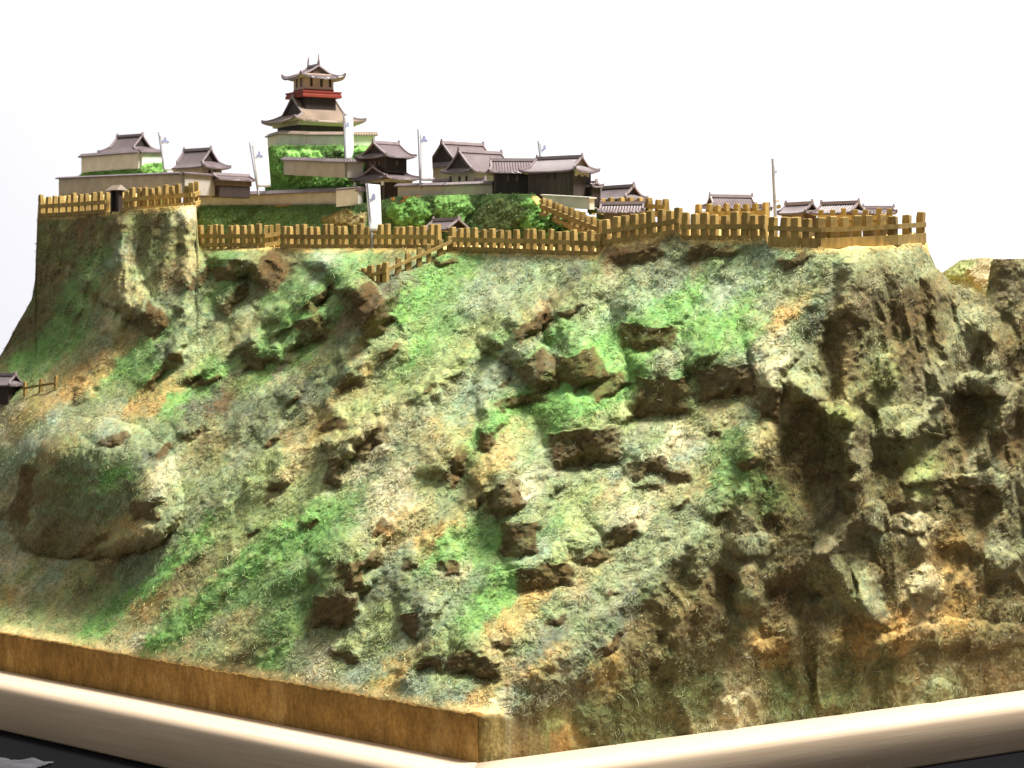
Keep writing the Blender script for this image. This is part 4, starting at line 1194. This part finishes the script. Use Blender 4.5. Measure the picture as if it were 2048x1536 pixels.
# ---- two-storey gate
YG = float(Yv(772, 44.0)); sG = YG / F
gt = empty('two_storey_gate', at(772, 404, YG), YAW_V)
tag(gt, 'dark two-storey gate tower with stacked roofs behind the standing banner', 'gate tower')
walls(gt, 1.35, 2.0, -.6, 48 * sG, M_DARK, 'lower_storey')
for yy in (-1.5, -.5, .5, 1.5): MB().box((-1.42, yy, 1.1), (.16, .3, 2.6)).build('post', M_BROWNB, gt)
lr = hip_gable(gt, 2.25, 3.1, 24 * sG, 44 * sG, .7, .5, lift=.25, name='lower_roof', orn=0)
MB().box((0, 0, 43 * sG - .15), (3.1, 4.7, .3)).build('cream_beam', M_CREAM, gt)
w_ = walls(gt, 1.3, 1.75, 56 * sG, 92 * sG, M_DARK, 'upper_storey')
windows(w_, 1.3, 1.75, 76 * sG, [('l', -.6), ('l', .1), ('l', .8), ('f', 0)], M_BROWNB, w=.3, h=.45)
hip_gable(gt, 1.95, 2.55, 28 * sG, 88 * sG, .78, .62, lift=.2, name='upper_roof')
for yy, zz in ((-2.2, 30), (2.4, 32)):
    MB().tube((-2.1, yy, zz * sG), (-2.1, yy, zz * sG + .38), .17, .15, 10).build('white_lantern', M_WALLW, gt)

# ---- palace roofs and long turret
house('larger palace hall, its dark gable behind the white banner', 925, 335, 50, YAW_V, 3.0, 2.9, 2.3, 1.6, M_CREAM, 'palace_hall', 'palace halls', gab=.86, yg=.72, mg=M_DARK)
house('front palace hall with dark gable and glossy roof left of the long dark turret', 960, 346, 46, YAW_V, 3.0, 2.4, 1.95, 1.6, M_CREAM, 'palace_hall', 'palace halls', gab=.86, yg=.72, mg=M_DARK, wins=(('l', -.6), ('l', .5)))
capped_wall('low cream wall with brown cap between the two-storey gate and the dark turret', [(800, 394, float(Yv(800, 41.6))), (890, 393, float(Yv(890, 41.4))), (988, 390, float(Yv(988, 42.6)))], 1.0, cap=.35, m=M_CREAM)
house('small brown roof just behind the low cream wall by the gate', 884, 372, 44, YAW_U, 1.5, .8, .45, .5, M_DARK, 'shed', 'sheds behind the low wall', gab=.8)
house('narrow tan roof behind the right end of the low cream wall', 956, 371, 44, YAW_U, 1.2, .7, .45, .5, M_DARK, 'shed', 'sheds behind the low wall', gab=.8, m=M_ROOF2)

YT = float(Yv(1105, 43.5))
tr_ = empty('long_turret', at(1119, 386, YT), math.radians(-33))
tag(tr_, 'long dark boarded turret with hip-and-gable roof at the right end of the castle', 'turret')
sT = YT / F
wt = walls(tr_, 2.5, 1.55, -.8, 46 * sT, M_TURR, 'wall')
windows(wt, 2.5, 1.55, 1.45, [('f', -.3), ('f', .45), ('r', -.6)], w=.22, h=.6)
MB().box((2.2, -1.58, .9), (.26, .12, 1.8)).build('corner_post', M_DARK, tr_)
for i in range(5): MB().box((2.55, -1.2 + i * .5, 1.7 + (i % 2) * .12), (.12, .4, .5)).build('hanging_plaster', M_CREAM, tr_)
hip_gable(tr_, 3.1, 2.2, 28 * sT, 41 * sT, .76, .5, lift=.28, mg=M_ROOF2)
YW = float(Yv(1028, 43.6))
tw = empty('turret_wing', at(1030, 387, YW), math.radians(4))
tag(tw, 'blackish wing with a straight brown roof attached left of the long turret', 'turret')
wt2 = walls(tw, 1.98, 1.3, -.8, 44 * YW / F, M_DARK, 'wall')
windows(wt2, 1.98, 1.3, 1.4, [('f', -.75), ('f', .1)], M_BROWNB, w=.24, h=.6)
hip_gable(tw, 2.6, 1.9, 24 * YW / F, 41 * YW / F, .86, .4, lift=.1)
house('small outbuilding with flat brown roof tucked behind the right end of the dark turret', 1184, 373, 46, YAW_U, .8, .8, .25, .9, M_DARK, 'shed', 'sheds behind the low wall')

capped_wall('low whitish flat-topped wall at the foot of the long turret, above the climbing palisade', [(1090, 402, float(Yv(1090, 40.6))), (1184, 408, float(Yv(1184, 40.2)))], .5, cap=.12, over=.15, m=M_WALLW, mcap=M_WALLW)
# ---- roofs seen over the right palisade
G2 = 'low houses behind the right palisade'
house('brown house left of all behind the right palisade, beside the dark turret', 1236, 400, 50, YAW_U, 2.6, 1.5, 1.15, 1.4, M_BROWNB, 'low_house', G2, gab=.8)
house('low grey roof right under the leftmost house of the right terrace', 1245, 424, 44, math.radians(-12), 2.2, 1.0, .7, .5, M_BROWNB, 'low_house', G2, gab=.85)
house('lavender roofed long house behind the middle of the right palisade', 1462, 415, 56, math.radians(14), 2.5, 1.4, .95, 1.5, M_BROWNB, 'low_house', G2, gab=.78)
house('tiny flat roof left of the tall thin banner pole', 1526, 419, 58, math.radians(4), .8, .6, .25, 1.5, M_BROWNB, 'low_house', G2)
house('small brown roof right of the tall thin banner pole', 1598, 427, 56, YAW_U, 1.9, 1.2, .8, 1.5, M_BROWNB, 'low_house', G2, gab=.8)
house('brown house with raised ridge end, second from the right behind the palisade', 1680, 427, 56, math.radians(-40), 2.3, 1.4, .85, 1.5, M_BROWNB, 'low_house', G2, gab=.8)
house('rightmost low roof behind the palisade corner', 1757, 426, 60, math.radians(5), 1.5, 1.0, .4, 1.5, M_BROWNB, 'low_house', G2, gab=.85)
br = MB().tube((0, -.05, 0), (0, .5, 0), .19, .19, 14).build('straw_bale', M_WOODY, None, at(1558, 413, Yv(1558, 55)))
tag(br, 'small round ochre disc at the foot of the thin banner pole', 'barrel')

# small gate behind the lower palisade, hut at the left edge
sg_ = empty('roofed_gate', at(892, 497, float(Yv(892, 36.2))), YAW_U)
tag(sg_, 'small gabled gate with brown roof behind the lower palisade', 'gate')
for s_ in (-1, 1): MB().box((s_ * 1.0, 0, .9), (.3, .4, 2.2)).build('post', M_DARK, sg_)
hip_gable(sg_, 1.85, 1.3, .85, 1.75, .96, .95, lift=.0, p=1.05)
g3 = MB().box((0, 0, 0), (2.2, .9, .16)).build('plank_roof', M_ROOF2, None, at(972, 462, Yv(972, 37)), (0, 0.0, YAW_U * .3))
tag(g3, 'flat greyish plank roof behind the lower palisade, right of the small gate', 'roof')
hy_ = float(depth0(np.array(15.), np.array(800.)))
hut = empty('hut', at(12, 800, hy_), math.radians(-30))
tag(hut, 'dark little hut with brown roof at the left edge of the hill', 'hut')
walls(hut, .95, .8, -.4, 1.7, M_DARK)
MB().box((-1.0, 0, .7), (.06, 1.2, 1.3)).build('side_wall', M_CREAM, hut)
hip_gable(hut, 1.55, 1.3, .95, 1.55, .75, .5, lift=.05)

# ------------------------------------------------------------------ banners


def banner(label, pole, cloth, emb, Y, turn=.0, esize=.42, pr=.11):
    """pole: (px,py) top and foot; cloth: four photo corners TL TR BR BL; built in a leaning plane at depth Y"""
    f = at(pole[1][0], pole[1][1], Y)
    root = empty('banner', f)
    tag(root, label, 'banner', 'white banners planted round the castle')

    def loc(p, dy=0.0):
        q = at(p[0], p[1], Y + dy)
        return q - f
    mb = MB()
    t = loc(pole[0])
    k = 6
    prev = None
    for i in range(k):
        pass
    mb.tube(tuple(np.array([0, 0, -.5])), tuple(t), pr, pr * .65, 8)
    mb.build('pole', M_POLE, root)
    n, m_ = 7, 16
    TL, TR, BR_, BL = [np.array(c, float) for c in cloth]
    vs = []
    for off in (0, .035):
        for j in range(m_):
            v = j / (m_ - 1)
            for i in range(n):
                u = i / (n - 1)
                p = (TL * (1 - u) + TR * u) * (1 - v) + (BL * (1 - u) + BR_ * u) * v
                dy = turn * (u - .0) + .16 * math.sin(u * 3.0 + v * 4) + off - .12
                vs.append(tuple(loc(p, dy)))
    fs = []
    nm = n * m_
    for j in range(m_ - 1):
        for i in range(n - 1):
            q = j * n + i
            fs.append((q, q + 1, q + n + 1, q + n)); fs.append((nm + q, nm + q + n, nm + q + n + 1, nm + q + 1))
    for j in range(m_ - 1):
        for i in (0, n - 1):
            q = j * n + i; fs.append((q, q + n, nm + q + n, nm + q))
    for i in range(n - 1):
        for j in (0, m_ - 1):
            q = j * n + i; fs.append((q, q + 1, nm + q + 1, nm + q))
    cl = MB().add(vs, fs).build('cloth', M_CLOTH, root, smooth=True)
    # printed three-lobed crest
    mb = MB()
    s = Y / F
    uu_ = (emb[0] - (TL[0] + BL[0]) / 2) / max(1, (TR[0] - TL[0]))
    c = loc(emb, turn * uu_ - .12 + .16 * math.sin(uu_ * 3.0 + .9) - .03)
    for (dx, dz, rx, rz, an) in ((-.03, .16, .13, .2, .2), (-.18, -.14, .19, .12, .5), (.2, -.16, .2, .12, -.6), (.0, -.02, .12, .14, 0)):
        vs2 = []
        for i in range(14):
            a_ = 2 * math.pi * i / 14
            x = rx * math.cos(a_); z_ = rz * math.sin(a_)
            xx = (dx + x * math.cos(an) - z_ * math.sin(an)) * esize / .42
            vs2.append((c[0] + xx, c[1] + turn * xx / max(.4, (TR[0] - TL[0]) * s), c[2] + (dz + x * math.sin(an) + z_ * math.cos(an)) * esize / .42))
        k0 = .004 * (1 + len(mb.f))
        mb.add([(x, y - k0, z_) for x, y, z_ in vs2], [tuple(range(14))])
    mb.build('crest', M_EMB, cl)
    return root


banner('white banner with faint crest between the two left houses', ((317, 264), (331, 346)), ((320, 268), (345, 272), (353, 341), (328, 341)), (331, 280), float(Yv(331, 31)), .9)
banner('leaning white banner with crest over the long low wall, left of the keep mound', ((499, 285), (517, 380)), ((503, 286), (535, 291), (542, 374), (515, 374)), (519, 309), float(Yv(517, 39.6)), 1.0)
banner('narrow white banner in front of the keep', ((687, 226), (691, 322)), ((690, 232), (706, 229), (708, 320), (691, 320)), (696, 250), float(Yv(690, 43)), .7, .36)
banner('white banner with crest right of the two-storey gate', ((836, 258), (841, 366)), ((840, 264), (862, 268), (866, 362), (842, 362)), (849, 278), float(Yv(840, 41.0)), .9)
banner('tall white banner standing in front of the two-storey gate and lower palisade', ((735, 366), (747, 500)), ((731, 367), (760, 370), (764, 462), (739, 462)), (748, 396), float(Yv(748, 32.6)) - .6, .8, .5)
banner('pale banner half hidden behind the long turret roof', ((1076, 281), (1084, 330)), ((1079, 284), (1098, 287), (1103, 330), (1084, 330)), (1090, 297), float(Yv(1080, 47)), .8)
banner('thin banner seen edge-on on a tall pole above the right palisade', ((1545, 317), (1551, 425)), ((1549, 330), (1557, 316), (1559, 404), (1551, 404)), (1553, 343), float(Yv(1550, 54)), 1.4, .25, pr=.17)
